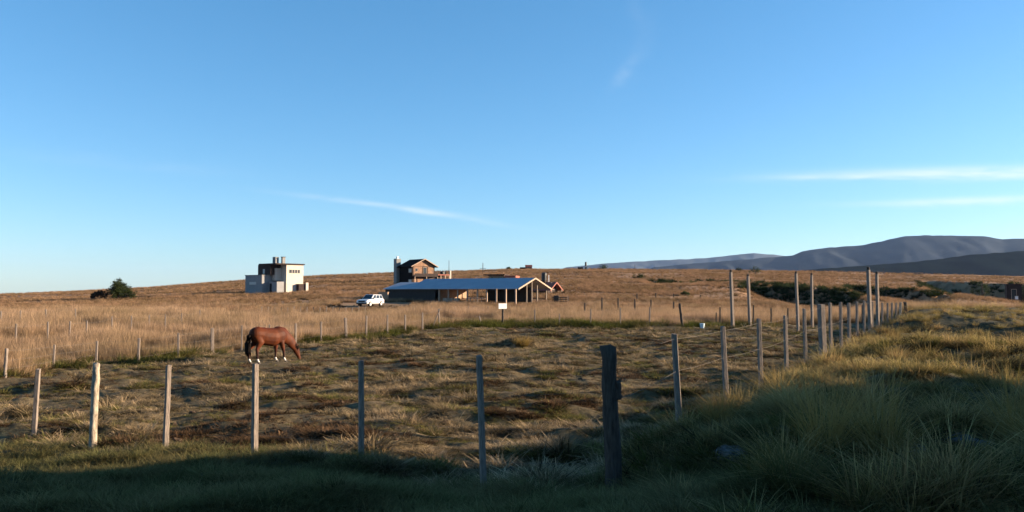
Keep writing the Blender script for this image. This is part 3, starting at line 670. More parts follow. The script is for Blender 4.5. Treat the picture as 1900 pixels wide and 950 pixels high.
def bY(py): return CAMZ * F / (py - 540)
back1 = [(12, 12, 647, bY(700), .10, W, True, 0), (101, 101, 640, bY(684), .07, W, False, .3), (180, 180, 633, bY(675), .08, W, False, .3), (258, 258, 628, bY(672), .09, W, False, .3),
         (332, 331, 618, bY(667), .08, W, False, .3), (395, 394, 609, bY(659), .13, W, False, .5), (449, 449, 604, bY(652), .07, W, False, .3), (500, 500, 602, bY(645), .07, W, False, .3), (549, 549, 600, bY(639), .10, W, False, .6),
         (596, 596, 597, bY(636), .09, W, False, .5), (643, 641, 590, bY(630), .13, W, False, .5), (680, 680, 586, bY(626), .10, W, False, .5), (719, 719, 584, bY(624), .09, W, False, .5),
         (752, 752, 584, bY(620), .09, W, False, .5), (784, 784, 580, bY(614), .10, W, False, .5), (816, 814, 573, bY(610), .11, W, False, .5), (895, 889, 586, bY(607), .10, W, False, .5)]
back2 = [(895, 889, 586, bY(607), 0, W, False, .5), (933, 933, 572, bY(606), .17, D, True, 0, "dark post under the white sign"), (993, 992, 575, bY(606), .09, W, False, .3), (1038, 1038, 582, bY(608), .08, W, False, .3),
         (1096, 1096, 573, bY(608), .09, W, False, .3), (1151, 1151, 571, bY(607), .09, W, False, .3), (1205, 1206, 570, bY(606), .10, W, False, .3),
         (1267, 1261, 563, bY(608), .20, D, True, 0, "leaning thick dark post"), (1329, 1329, 580, bY(606), .08, D, False, .3), (1336, 1336, 570, bY(605), .10, D, False, .3), (1398, 1398, 566, bY(605), .10, D, False, .3),
         (1431, 1431, 572, bY(605), .10, D, False, .3), (1462, 1462, 572, bY(604), .10, D, False, .3), (1530, 1530, 568, bY(603), .10, D, False, .3), (1600, 1600, 566, bY(602), .10, D, False, .3)]
fence("back paddock fence, left stretch of pale posts behind the horse", back1, (.93, .6, .3), .0028)
fence("back paddock fence, right stretch with the dark sign post and a leaning dark post", back2, (.9, .5), .0028)
# crossed sticks
q = on_ground(808, 610); st = thing("leaning_stick", "pale stick leaning across the back fence below the shed", "stick", q)
MB().tube([(-.22, -.1, -.05), (.05, 0, .75), (.32, .1, 1.4)], [.04, .035, .03], 7).build("stick", W, st)

yD = lambda yt: (CAMZ - 1.22) * F / (yt - 540)
lf = [(px, px, yt, yD(yt), .075, W, False, .3) for px, yt in ((-20, 604), (30, 601), (89, 597), (130, 596), (161, 595), (208, 587), (244, 586), (277, 584), (307, 584), (337, 581), (371, 575))]
fence("broken line of short pale posts crossing the tawny grass on the left", lf, (.9,), .003)
lf2 = [(px, px, yt, yD(yt), .10, W, False, .3) for px, yt in ((2, 577), (38, 576), (85, 574), (140, 573))]
fence("few faint posts high in the left grass above the broken line", lf2, (.9,), .003)
mid = [(px, px + (px * 37 % 3 - 1), 568.5 + (px*13 % 5)*.6 - (px - 485)*.004, 93 + (px-485)*.03, .11, D if (px // 11) % 5 == 2 else W, False, .4) for px in range(485, 680, 12)]
fence("row of many short stakes in front of the white car", mid, (.9,), .004)
mid2 = [(px, px + (px * 37 % 3 - 1), 568.0 + (px*17 % 5)*.8, 104, .11, W, False, .4) for px in (762, 770, 779, 787, 800, 822, 846, 870, 880, 892, 905)]
fence("row of short stakes along the foot of the long shed", mid2, (.85,), .004)
rt = [(px, px, yt, Y, .16, D, False, .3) for px, yt, Y in ((1085, 562, 88), (1117, 552, 94), (1147, 553, 96), (1178, 555, 90), (1208, 556, 92), (1250, 560, 90))]
fence("line of small dark posts on the orange slope right of the shed", rt, (.9,), .004)
rt2 = [(px, px, yt, Y, .2, D, False, .3) for px, yt, Y in ((1182, 545, 128), (1217, 544, 130), (1250, 545, 133), (1300, 547, 134))]
fence("far line of tiny dark posts higher on the orange slope", rt2, (.9,), .004)

# tall timbers
for lab, pb, pt, yt, Y, wd in (("leftmost tall timber with a dark top, of the left pair", 1360, 1356, 505, 58, .22), ("tall timber with a dark top, right one of the left pair", 1392, 1388, 513, 59, .21),
        ("tall pale timber, left one of the middle pair", 1481, 1477, 508, 54, .18), ("tall pale timber, right one of the middle pair", 1507, 1506, 511, 56, .17),
        ("tallest grey timber, left one of the right pair", 1615, 1611, 501, 44, .19), ("tall grey timber, right one of the right pair", 1629, 1627, 509, 47, .17)):
    b = at_depth(pb, 600, Y); base = Vector((b.x, Y, gz(b.x, Y))); tp = at_depth(pt, yt, Y)
    o = thing("tall_post", lab, "post", base, group="tall timbers standing in pairs at the end of the paddock")
    post_mesh("shaft", M_wood, o, base - Vector((0, 0, .3)), tp, wd, pb, False, .5)
    post_mesh("cap", M_wood_d, o, tp + Vector((0, 0, .014)), tp + Vector((0, 0, .16)), wd * .9, pb + 1, True)

# sign board
Ys = bY(606) - .12; a = at_depth(925, 563, Ys); b = at_depth(942, 573, Ys)
sg = thing("sign_board", "blank white sign board fixed on the dark post in front of the shed", "sign", (a.x, Ys - .25, b.z), R(28))
box("board", M_white, sg, 0, b.x - a.x, -.03, 0, 0, a.z - b.z, bevel=.004)
MB().box(.03, b.x - a.x - .03, 0.003, .03, .05, .1).box(.03, b.x - a.x - .03, 0.003, .03, a.z - b.z - .1, a.z - b.z - .05).build("batten", M_trim, sg)
# pale bucket by the back fence
q = on_ground(1303, 609); bu = thing("bucket", "small pale blue-white plastic bucket at the foot of the back fence", "bucket", q)
M_pail = mat("pale_plastic", (.55, .68, .72), .5, .4, var=.15, scale=4)
MB().tube([(0, 0, 0), (0, 0, .34), (0, 0, .345), (0, 0, .05)], [.13, .18, .165, .12], 16).build("pail", M_pail, bu, smooth=False)
MB().tube([(-.17, 0, .33), (-.12, -.05, .22), (0, -.17, .18), (.12, -.05, .22), (.17, 0, .33)], .006, 5).build("handle", M_wire, bu)

# pen with trough right of the shed
Yp = 122; q = at_depth(1026, 570, Yp); pn = thing("timber_pen", "dark timber pen with pale posts at the right end of the shed", "pen", (q.x, q.y, gz(q.x, q.y)), R(-10))
for x in (0, .55, 1.1, 1.7, 2.2): box("post", M_trim if x > 1.5 else M_wood_d, pn, x - .05, x + .05, -.05, .05, -.2, 1.25 if x in (0, 2.2) else 1.1)
for z in (.35, .7, .98): box("rail", M_wood_d, pn, -.05, 2.25, -.09, -.053, z, z + .14)
box("crate", M_wood_d, pn, .1, .9, .1, .8, 0, 1.35, bevel=.02)
for x in (0, 2.2): box("post", M_wood, pn, x - .05, x + .05, 1.9, 2.0, -.2, 1.2)

# ------------------------------------------------------------------ white off-road car
Yc = 117.0; q = at_depth(684, 571, Yc)
hd = math.atan2(-.92, -.38)         # heading
car = thing("parked_car", "white off-road car parked left of the long shed facing the camera", "car", (q.x, q.y + 1.5, gz(q.x, q.y + 1.5)), hd)
M_paint = mat("white_car_paint", (.55, .55, .56), .3, .5); M_tyre = mat("black_tyre", (.02, .02, .02), .9, .2); M_rim = mat("steel_rim", (.5, .5, .5), .35, .5, metal=.8)
M_trimb = mat("black_car_trim", (.025, .025, .025), .6, .3); M_lamp = mat("headlight_glass", (.7, .72, .75), .15, .6); M_red = mat("tail_lamp_red", (.4, .02, .02), .3, .5)
body = MB().prism([(-2.35, .45), (-2.4, .95), (-2.32, 1.12), (1.05, 1.12), (2.2, 1.0), (2.35, .85), (2.38, .45)], -.92, .92).build("body", M_paint, car, bevel=.05)
cab = MB(); 
cv = [(-2.2, .86, 1.12), (1.05, .86, 1.12), (1.05, -.86, 1.12), (-2.2, -.86, 1.12), (-2.0, .72, 1.76), (.25, .72, 1.80), (.25, -.72, 1.80), (-2.0, -.72, 1.76)]
cab.v = [Vector(c) for c in cv]; cab.f = [(0, 1, 2, 3), (4, 5, 6, 7), (0, 1, 5, 4), (1, 2, 6, 5), (2, 3, 7, 6), (3, 0, 4, 7)]; cab.build("cabin", M_paint, car, bevel=.05)
def lerp_quad(a, b, c, d, u0, u1, v0, v1, off):
    A, B, C_, D_ = [Vector(cv[i]) for i in (a, b, c, d)]
    nrm = (B-A).cross(D_-A).normalized(); ctr = Vector((-.8, 0, 1.45))
    if nrm.dot((A+C_)/2 - ctr) < 0: nrm = -nrm
    P = lambda u, v_: (A.lerp(B, u)).lerp(D_.lerp(C_, u), v_)
    pts = [P(u0, v0), P(u1, v0), P(u1, v1), P(u0, v1)]
    m = MB(); m.v = [p + nrm*(off) for p in pts] + [p - nrm*.01 for p in pts]; m.f = [(0, 1, 2, 3), (7, 6, 5, 4), (0, 4, 5, 1), (1, 5, 6, 2), (2, 6, 7, 3), (3, 7, 4, 0)]; return m
lerp_quad(1, 2, 6, 5, .07, .93, .08, .9, .012).build("windscreen", M_glass, car); lerp_quad(3, 0, 4, 7, .1, .9, .15, .85, .012).build("rear_window", M_glass, car)
for a_, b_, c_, d_ in ((0, 1, 5, 4), (3, 2, 6, 7)):
    for u0, u1 in ((.05, .30), (.34, .63), (.67, .93)): lerp_quad(a_, b_, c_, d_, u0, u1, .12, .88, .012).build("side_window", M_glass, car)
for sx in (-1.45, 1.5):
    for sy in (-1, 1):
        t = MB().tube([(sx, sy*.74, .40), (sx, sy*.98, .40)], .40, 20).build("wheel", M_tyre, car, bevel=.02); MB().tube([(sx, sy*.97, .40), (sx, sy*1.0, .40)], .24, 14).build("rim", M_rim, t)
for sy in (-1, 1):
    box("headlight", M_lamp, car, 2.3, 2.40, sy*.75 - .14, sy*.75 + .14, .74, .9); box("tail_light", M_red, car, -2.42, -2.34, sy*.82 - .07, sy*.82 + .07, .75, 1.0)
    box("mirror", M_trimb, car, .75, .88, sy*1.0 - .1, sy*1.0 + .1, 1.12, 1.28)
box("grille", M_trimb, car, 2.32, 2.42, -.55, .55, .68, .9); box("bumper", M_trimb, car, 2.3, 2.5, -.9, .9, .38, .6, bevel=.03); box("bumper", M_trimb, car, -2.5, -2.36, -.9, .9, .4, .6, bevel=.03)

# ------------------------------------------------------------------ horse
def make_horse(loc, rz):
    o = thing("horse", "chestnut bay horse with white socks grazing with its head down in the paddock", "horse", loc, rz)
    m, n, l, p = mat_nodes("bay_horse_coat"); p.inputs["Roughness"].default_value = .62; p.inputs["Specular IOR Level"].default_value = .12
    tcn = n.new("ShaderNodeTexCoord"); s = n.new("ShaderNodeSeparateXYZ"); l.new(tcn.outputs["Object"], s.inputs[0])
    nn = n.new("ShaderNodeTexNoise"); nn.inputs["Scale"].default_value = 3; l.new(tcn.outputs["Object"], nn.inputs["Vector"])
    base = ramp(n, [(.35, (.046, .012, .005)), (.65, (.08, .019, .005))]); l.new(nn.outputs[0], base.inputs[0])
    leg = ramp(n, [(0, (.60, .55, .50)), (.175, (.60, .55, .50)), (.20, (.02, .009, .007)), (.42, (.035, .012, .008)), (.62, (.085, .021, .008)), (1, (.085, .021, .008))])
    l.new(s.outputs[2], leg.inputs[0])
    less = n.new("ShaderNodeMath"); less.operation = 'LESS_THAN'; l.new(s.outputs[2], less.inputs[0]); less.inputs[1].default_value = .66
    lx = n.new("ShaderNodeMath"); lx.operation = 'LESS_THAN'; l.new(s.outputs[0], lx.inputs[0]); lx.inputs[1].default_value = .85
    mu = n.new("ShaderNodeMath"); mu.operation = 'MULTIPLY'; l.new(less.outputs[0], mu.inputs[0]); l.new(lx.outputs[0], mu.inputs[1])
    mx = n.new("ShaderNodeMix"); mx.data_type = 'RGBA'; l.new(mu.outputs[0], mx.inputs[0]); l.new(base.outputs[0], mx.inputs[6]); l.new(leg.outputs[0], mx.inputs[7]); l.new(mx.outputs[2], p.inputs["Base Color"])
    B = MB()
    def cone(a, b, ra, rb, sy=1.0, ns=14):
        a = Vector(a); b = Vector(b); k0 = len(B.v); segs = 8; ax = (b - a); Ln_ = ax.length; t = ax.normalized(); u_ = Vector((0, 1, 0)); 
        if abs(t.dot(u_)) > .9: u_ = Vector((1, 0, 0))
        u_ = (u_ - t*t.dot(u_)).normalized(); w_ = t.cross(u_)
        rings = []
        for i in range(5): an = math.pi/2*(1 - i/4); rings.append((-ra*math.sin(an), ra*math.cos(an) + .0005))
        for i in range(5): an = math.pi/2*i/4; rings.append((Ln_ + rb*math.sin(an), rb*math.cos(an) + .0005))
        for d_, r_ in rings:
            for q_ in range(ns):
                an = 2*math.pi*q_/ns; B.v.append(a + t*d_ + u_*math.cos(an)*r_*sy + w_*math.sin(an)*r_)
        for i in range(len(rings)-1):
            for q_ in range(ns): e = k0 + i*ns; B.f.append((e+q_, e+(q_+1) % ns, e+ns+(q_+1) % ns, e+ns+q_))
        B.f.append(tuple(range(k0+ns-1, k0-1, -1))); e = k0+(len(rings)-1)*ns; B.f.append(tuple(range(e, e+ns)))
    # trunk
    cone((-.62, 0, 1.13), (-.28, 0, 1.10), .30, .31, .9); cone((-.3, 0, 1.05), (.12, 0, 1.00), .345, .37, .86); cone((.1, 0, 1.00), (.42, 0, 1.05), .37, .35, .80); cone((.40, 0, 1.10), (.62, 0, 1.0), .33, .22, .78)
    cone((.30, 0, 1.24), (.5, 0, 1.22), .17, .15, .6); cone((-.55, 0, 1.26), (-.75, 0, 1.18), .19, .15, .9)
    # neck and head, lowered
    cone((.56, 0, 1.10), (.94, 0, .82), .29, .215, .54); cone((.94, 0, .82), (1.20, 0, .52), .215, .15, .58); cone((1.19, 0, .53), (1.27, 0, .40), .13, .13, .68)
    cone((1.26, 0, .42), (1.37, 0, .20), .145, .088, .66); cone((1.36, 0, .22), (1.42, 0, .085), .085, .075, .8); cone((1.21, 0, .36), (1.27, 0, .26), .075, .05, .6)
    for sy in (-1, 1):
        cone((1.24, sy*.055, .60), (1.31, sy*.085, .68), .032, .008)
        hx = -.09 if sy > 0 else .09
        # hind
        cone((-.60, sy*.13, 1.05), (-.52, sy*.17, .84), .215, .15, .62); cone((-.52, sy*.17, .84), (-.76 + hx, sy*.16, .56), .145, .075, .7); cone((-.76 + hx, sy*.16, .56), (-.73 + hx, sy*.16, .16), .06, .042); cone((-.73 + hx, sy*.16, .16), (-.67 + hx, sy*.16, .07), .042, .04)
        # fore
        fx = .09 if sy < 0 else -.06
        cone((.46, sy*.13, 1.0), (.42 + fx*.3, sy*.17, .76), .19, .115, .6); cone((.42 + fx*.3, sy*.17, .76), (.45 + fx, sy*.165, .46), .11, .065); cone((.45 + fx, sy*.165, .46), (.46 + fx*1.3, sy*.165, .15), .056, .042); cone((.46 + fx*1.3, sy*.165, .15), (.52 + fx*1.3, sy*.165, .07), .04, .038)
    tmp = B.build("tmp", m); rm = tmp.modifiers.new("r", 'REMESH'); rm.mode = 'VOXEL'; rm.voxel_size = .016; sm = tmp.modifiers.new("s", 'SMOOTH'); sm.iterations = 16; sm.factor = .6
    dg = bpy.context.evaluated_depsgraph_get(); me = bpy.data.meshes.new_from_object(tmp.evaluated_get(dg)); bpy.data.objects.remove(tmp)
    me.polygons.foreach_set('use_smooth', [True]*len(me.polygons)); me.materials.clear(); me.materials.append(m); me.name = "body"
    bo = bpy.data.objects.new("body", me); COL.objects.link(bo); bo.parent = o
    mh = mat("black_horse_hair", (.010, .007, .006), .9, .05); mhf = mat("dark_hoof", (.06, .05, .045), .6, .3); me_ = mat("horse_eye", (.01, .008, .008), .1, .6)
    # tail
    T = MB(); rr = random.Random(4)
    for i in range(46):
        a = rr.uniform(-1, 1); b_ = rr.uniform(-1, 1)
        T.tube([(-.80, a*.04, 1.22 + b_*.02), (-.93 + b_*.04, a*.07, 1.08), (-.98 + b_*.06, a*.09, .80), (-.97 + b_*.07, a*.10, .52), (-.94 + b_*.10 + rr.uniform(-.03, .03), a*.09, .28 + rr.uniform(0, .15))], [.03, .045, .045, .03, .004], 5)
    T.build("tail", mh, o, smooth=True)
    T = MB()
    for i in range(30):
        t = i/29; c = Vector((.50, 0, 1.36)).lerp(Vector((1.13, 0, .84)), min(1, t*1.35)) if t < .74 else Vector((1.13, 0, .84)).lerp(Vector((1.30, 0, .64)), (t-.74)/.26)
        c = c + Vector((.05, 0, -.03)); s_ = -1
        T.tube([c + Vector((-.03, 0, -.02)), c + Vector((-.02, s_*.05, -.05)), c + Vector((-.05, s_*.085, -.12)), c + Vector((-.08, s_*.10, -.17 - rr.random()*.07))], [.03, .022, .016, .004], 5)
    T.build("mane", mh, o, smooth=True)
    for sy in (-1, 1):
        hx = -.09 if sy > 0 else .09; fx = .09 if sy < 0 else -.06
        MB().tube([(-.655 + hx, sy*.16, 0.0), (-.675 + hx, sy*.16, .065)], [.058, .045], 14).build("hoof", mhf, o); MB().tube([(.55 + fx*1.3, sy*.165, 0.0), (.53 + fx*1.3, sy*.165, .065)], [.058, .045], 14).build("hoof", mhf, o)
        MB().tube([(1.315, sy*.070, .375), (1.315, sy*.088, .375)], [.016, .008], 8).build("eye", me_, o)
    return o
q = on_ground(500, 672.5)
horse = make_horse((q.x, q.y, q.z - .01), R(49)); horse.scale = (.93, .95, .96)

# ------------------------------------------------------------------ rocks
def rock(label, px, py, w_, h_, seed):
    q = on_ground(px, py); bm = bmesh.new(); bmesh.ops.create_icosphere(bm, subdivisions=4, radius=1)
    for v in bm.verts:
        c = v.co.copy(); a = np.array([c.x*1.6 + seed]); b = np.array([c.y*1.6 + c.z*1.3]); k_ = 1 + .5*fbm(a, b, 1.0, seed, 4)[0]
        c = Vector((round(c.x*3.2)/3.2*.3 + c.x*.7, round(c.y*3.2)/3.2*.3 + c.y*.7, round(c.z*3)/3*.3 + c.z*.7)) * k_
        v.co = Vector((c.x*w_, c.y*w_*.8, c.z*h_))
    me = bpy.data.meshes.new("rock"); bm.to_mesh(me); bm.free(); me.materials.append(M_rock)
    o = bpy.data.objects.new("rock", me); COL.objects.link(o); o.location = (q.x, q.y, q.z + h_*.25); tag(o, label, "rock", "lichen covered rocks in the shaded bank"); ROCKS.append((q.x, q.y)); return o
ROCKS = []
rock("grey rock in the shaded grass right of the corner post", 1362, 848, .20, .09, 3)
rock("flat pale lichened rock, upper one of those near the right edge", 1790, 832, .26, .09, 7)
rock("flat bluish rock in the grass below the pale lichened rock", 1735, 893, .28, .10, 12)
rock("small dark stone between the two dry tussocks and the flat rocks", 1700, 845, .12, .08, 17)

def worley(x, y, cell, s=0):
    ix = np.floor(x / cell); iy = np.floor(y / cell); best = np.full(x.shape, 9e9)
    for dx in (-1, 0, 1):
        for dy in (-1, 0, 1):
            cx = (ix + dx + .15 + .7*_h(ix + dx, iy + dy, s)) * cell; cy = (iy + dy + .15 + .7*_h(ix + dx, iy + dy, s + 7)) * cell
            best = np.minimum(best, np.hypot(x - cx, y - cy) * (.7 + .7*_h(ix + dx, iy + dy, s + 13)))
    return best / cell
# ------------------------------------------------------------------ grass tufts
def tuft_mesh(name, m, n, h, hv, rad, lean, wd, segs=3, seed=0, droop=.3):
    rr = random.Random(seed); v = []; f = []; hg = []
    for i in range(n):
        a = rr.uniform(0, 2*math.pi); r0 = rad * math.sqrt(rr.random()); base = Vector((math.cos(a)*r0, math.sin(a)*r0, -.02))
        a2 = a + rr.gauss(0, .9); le = abs(rr.gauss(lean, lean*.5)); hh = h * (1 + rr.uniform(-hv, hv*.6)); out = Vector((math.cos(a2), math.sin(a2), 0))
        side = Vector((-math.sin(a2 + rr.uniform(-1, 1)), math.cos(a2 + rr.uniform(-1, 1)), 0)) * wd * rr.uniform(.6, 1.3)
        k0 = len(v)
        for s in range(segs + 1):
            t = s/segs; p = base + out * (le*hh*t + droop*hh*t*t*le*1.5) + Vector((0, 0, hh*t*(1 - droop*.5*t*min(1.5, le)*1.2)))
            ww = side * (1 - t*.85) if s < segs else side*.12
            v += [p - ww*.5, p + ww*.5]; hg += [t, t]
        for s in range(segs): e = k0 + s*2; f.append((e, e+1, e+3, e+2))
    me = bpy.data.meshes.new(name); me.from_pydata([tuple(p) for p in v], [], f); me.update(); me.materials.append(m)
    at = me.attributes.new("hgt", 'FLOAT', 'POINT'); at.data.foreach_set('value', hg); return me

def scatter(objname, label, meshes, X, Y, scl, tilt=.12, zoff=0.0):
    src = bpy.data.collections.new(objname + "_sources")
    for i, me in enumerate(meshes):
        ob = bpy.data.objects.new("%s_source_%02d" % (objname, i), me); src.objects.link(ob)
    n = len(X); Z = ground_z(X, Y) + zoff
    me = bpy.data.meshes.new(objname); me.vertices.add(n); me.vertices.foreach_set('co', np.stack((X, Y, Z), -1).ravel())
    rot = np.stack((rng.normal(0, tilt, n), rng.normal(0, tilt, n), rng.uniform(0, 6.283, n)), -1).astype(np.float32)
    a = me.attributes.new("trot", 'FLOAT_VECTOR', 'POINT'); a.data.foreach_set('vector', rot.ravel())
    a = me.attributes.new("tscl", 'FLOAT', 'POINT'); a.data.foreach_set('value', scl.astype(np.float32))
    a = me.attributes.new("tkind", 'INT', 'POINT'); a.data.foreach_set('value', rng.integers(0, len(meshes), n).astype(np.int32))
    ng = bpy.data.node_groups.new(objname + "_nodes", 'GeometryNodeTree')
    ng.interface.new_socket("Geometry", in_out='INPUT', socket_type='NodeSocketGeometry'); ng.interface.new_socket("Geometry", in_out='OUTPUT', socket_type='NodeSocketGeometry')
    gi = ng.nodes.new("NodeGroupInput"); go = ng.nodes.new("NodeGroupOutput"); ip = ng.nodes.new("GeometryNodeInstanceOnPoints"); ci = ng.nodes.new("GeometryNodeCollectionInfo")
    ci.inputs["Collection"].default_value = src; ci.inputs["Separate Children"].default_value = True; ci.inputs["Reset Children"].default_value = True
    def na(nm, ty):
        q_ = ng.nodes.new("GeometryNodeInputNamedAttribute"); q_.data_type = ty; q_.inputs["Name"].default_value = nm; return q_.outputs["Attribute"]
    lk = ng.links.new; lk(gi.outputs[0], ip.inputs["Points"]); lk(ci.outputs[0], ip.inputs["Instance"]); ip.inputs["Pick Instance"].default_value = True
    lk(na("tkind", 'INT'), ip.inputs["Instance Index"]); lk(na("tscl", 'FLOAT'), ip.inputs["Scale"])
    er = ng.nodes.new("FunctionNodeEulerToRotation"); lk(na("trot", 'FLOAT_VECTOR'), er.inputs[0]); lk(er.outputs[0], ip.inputs["Rotation"])
    lk(ip.outputs[0], go.inputs[0])
    o = bpy.data.objects.new(objname, me); COL.objects.link(o); md = o.modifiers.new("tufts", 'NODES'); md.node_group = ng
    tag(o, label, "grass", kind='stuff'); print(objname, n); return o

def sample(n, r0, r1, half=40.0, pw=1.0):
    th = rng.uniform(-math.radians(half), math.radians(half), n); u = rng.random(n)
    if pw == 1.0: r = np.sqrt(r0*r0 + u*(r1*r1 - r0*r0))
    else: r = r0 * (r1/r0) ** u          # log-uniform: even density in the picture
    return np.sin(th)*r, np.cos(th)*r
zone = lambda X, Y: (LF(X) - Y, BYf(X) - Y)
# paddock turf
G_olive = grass_mat("olive_turf", (.08, .08, .025), (.26, .24, .075), (.50, .42, .15), (.15, .14, .045), .8, .3, .4)
G_rust = grass_mat("rusty_dead_turf", (.06, .04, .022), (.20, .12, .065), (.42, .25, .14), (.06, .045, .028), .8, .2, .35)
mk = lambda m, h1, h2, s0: [tuft_mesh("turf_tuft", m, 50, h1, .5, .15, 1.3, .012, 2, s0 + i) for i in range(3)] + [tuft_mesh("turf_tuft", m, 34, h2, .5, .09, .8, .010, 3, s0 + 10 + i) for i in range(2)]
X, Y = sample(260000, 8, 62, 38, 2); d, b = zone(X, Y)
k = (d < .3) & (b > -.5) & ~((np.hypot(X + 9.2, Y - 30) < 1.8) & (rng.random(len(X)) < .5)) & (rng.random(len(X)) < np.clip(.66 + 1.5*fbm(X, Y*1.3, 1.3, 5, 3), .2, 1)); X, Y = X[k], Y[k]
f1 = fbm(X*.8, Y*1.4, 1.5, 6, 4) + .25*fbm(X, Y, 7, 7, 2) + rng.normal(0, .05, len(X)); S_ = np.clip(.4 + .7*rng.random(len(X))**2 + 1.3*fbm(X, Y*1.3, .9, 8, 3), .3, 1.45) * (1 + .7*sstep(20, 60, Y)) * np.where(rng.random(len(X)) < .006, 1.8, 1) * (.45 + 1.5*np.clip(.55 - worley(X, Y*1.2, .62, 9), 0, .55)/.55)
for nm, lab, m_, h1, h2, k in (("paddock_turf", "short matted straw-coloured turf over the grazed paddock", G_short, .07, .12, f1 > .04), ("olive_turf", "low olive-green turf between the straw patches of the paddock", G_olive, .055, .09, (f1 <= .04) & (f1 > -.13)),
        ("rusty_turf", "dark rusty dead turf and litter in patches of the paddock", G_rust, .05, .07, f1 <= -.13)):
    scatter(nm, lab, mk(m_, h1, h2, len(nm)), X[k], Y[k], S_[k])
# tawny tall grass behind the back fence
tall = [tuft_mesh("tall_tuft", G_tawny, 60, .72, .45, .22, .2, .012, 3, 20+i, .35) for i in range(5)]
X, Y = sample(110000, 18, 135, 38, 2); d, b = zone(X, Y); pr = np.clip(.62 + 1.9*fbm(X*.6, Y, 5, 15, 3), .06, 1)
k = (((b < -.6) & (d < 0)) | ((d >= 0) & (Y > 60) & (rng.random(len(X)) < sstep(58, 72, Y)))) & (rng.random(len(X)) < pr)
sh = (np.abs(X + 0) < 999)
# keep the shed floor, the house and the car clear
lx = (X - bn.location.x)*math.cos(R(33)) - (Y - bn.location.y)*math.sin(R(33)); ly = (X - bn.location.x)*math.sin(R(33)) + (Y - bn.location.y)*math.cos(R(33))
k &= ~((lx > -28) & (lx < 1.5) & (ly > -2.0) & (ly < 11)); px = 950 + F*X/Y; k &= ~((px > 420) & (px < 725) & (Y > 88 - (px - 600)*.02) & (Y < 112) & (rng.random(len(X)) < .93))
k &= ~((np.abs(X - car.location.x) < 6) & (Y > 106) & (Y < 128)); X, Y = X[k], Y[k]
scatter("tall_tawny_grass", "tall dry tawny grass swaying behind the paddock fence", tall, X, Y, (.55 + .5*rng.random(len(X)) + .9*fbm(X, Y, 4, 16, 3)) * (1 + .3*sstep(40, 100, Y)) * (1 - .35*sstep(75, 110, Y)))
# hillside tussocks
hil = [tuft_mesh("hill_tuft", G_hill, 44, .50, .5, .30, .35, .03, 2, 40+i, .4) for i in range(4)]
X, Y = sample(135000, 105, 470, 38, 2); pr = np.clip(.72 + 2.0*fbm(X, Y, 9, 25, 3), .12, 1); k = rng.random(len(X)) < pr
k &= ~((np.abs(X - wh.location.x - 7) < 8) & (np.abs(Y - wh.location.y) < 8)); k &= ~((np.abs(X - dh.location.x - 6) < 8) & (np.abs(Y - dh.location.y) < 7))
lx = (X - bn.location.x)*math.cos(R(33)) - (Y - bn.location.y)*math.sin(R(33)); ly = (X - bn.location.x)*math.sin(R(33)) + (Y - bn.location.y)*math.cos(R(33))
k &= ~((lx > -28) & (lx < 1.5) & (ly > -2.0) & (ly < 11)); k &= ~((np.abs(X - car.location.x) < 6) & (Y > 106) & (Y < 128)); X, Y = X[k], Y[k]
scatter("hillside_grass", "dry orange-brown tussock grass covering the far slope", hil, X, Y, (.5 + .7*rng.random(len(X))) * (1 + .5*sstep(200, 400, Y)))
# green weeds along the back fence
weed = [tuft_mesh("weed_tuft", G_weed, 55, .34, .5, .20, .5, .02, 3, 60+i, .5) for i in range(4)]
X, Y = sample(90000, 15, 62, 38, 2); d, b = zone(X, Y); pr = np.exp(-((b + .9)/np.where(X > -8, 2.3, 1.5))**2) * np.clip(.65 + 1.6*fbm(X, Y, 3, 35, 2), 0, 1) * np.where(X > -7, 1.0, .6)
k = (d < .5) & (rng.random(len(X)) < pr); X, Y = X[k], Y[k]
scatter("fence_weeds", "dark green leafy weeds along the foot of the back fence", weed, X, Y, .6 + .6*rng.random(len(X)) + .6*sstep(44, 56, Y))
# shaded foreground grass
grn = [tuft_mesh("green_tuft", G_green, 50, .12, .5, .13, .75, .0075, 3, 70+i, .6) for i in range(5)]
X, Y = sample(60000, 3.0, 17, 42, 2); d, b = zone(X, Y); pr = sstep(-1.6, .6, d + fbm(X, Y, 1.5, 45, 2)) * (1 - .85*sstep(1.5, 4.5, X + .18*Y*0)) * np.clip(.8 + fbm(X, Y, 1.2, 46, 2), .2, 1)
k = rng.random(len(X)) < pr; X, Y = X[k], Y[k]
scatter("verge_grass", "cool green grass of the shaded verge in the foreground", grn, X, Y, .6 + .8*rng.random(len(X)))
# roadside bank tussocks
bk = [tuft_mesh("bank_tuft", G_bank, 60, .24, .6, .10, .65, .011, 3, 80+i, .7) for i in range(5)]
near_rock = lambda X, Y: np.min([np.hypot(X - a, (Y - c + .25) * .6) for a, c in ROCKS], axis=0) < .33
X, Y = sample(170000, 4.5, 80, 42, 2); d, b = zone(X, Y); wl = worley(X, Y, 1.05, 5); pr = sstep(-.8, .8, d) * sstep(1.0, 3.4, X) * np.clip(1.15 - 2.6*wl, .05 + .25*sstep(22, 40, Y), .8) * np.clip(.75 + 1.6*fbm(X, Y, 2.5, 55, 2), .15, 1)
k = (rng.random(len(X)) < pr) & ~near_rock(X, Y); wl = wl[k]; X, Y = X[k], Y[k]
scatter("bank_grass", "yellow-green tussocky grass covering the roadside bank", bk, X, Y, np.clip(.25 + .5*rng.random(len(X))**2 + 1.5*np.clip(.5 - wl, 0, .5) * (1 + 1.6*fbm(X, Y, 2.5, 56, 2)), .22, 1.9) * (1 + .5*sstep(20, 60, Y)))
G_straw = grass_mat("straw_tussock", (.12, .09, .03), (.48, .34, .12), (.98, .72, .34), (.36, .30, .08), 1.5, .4, .4)
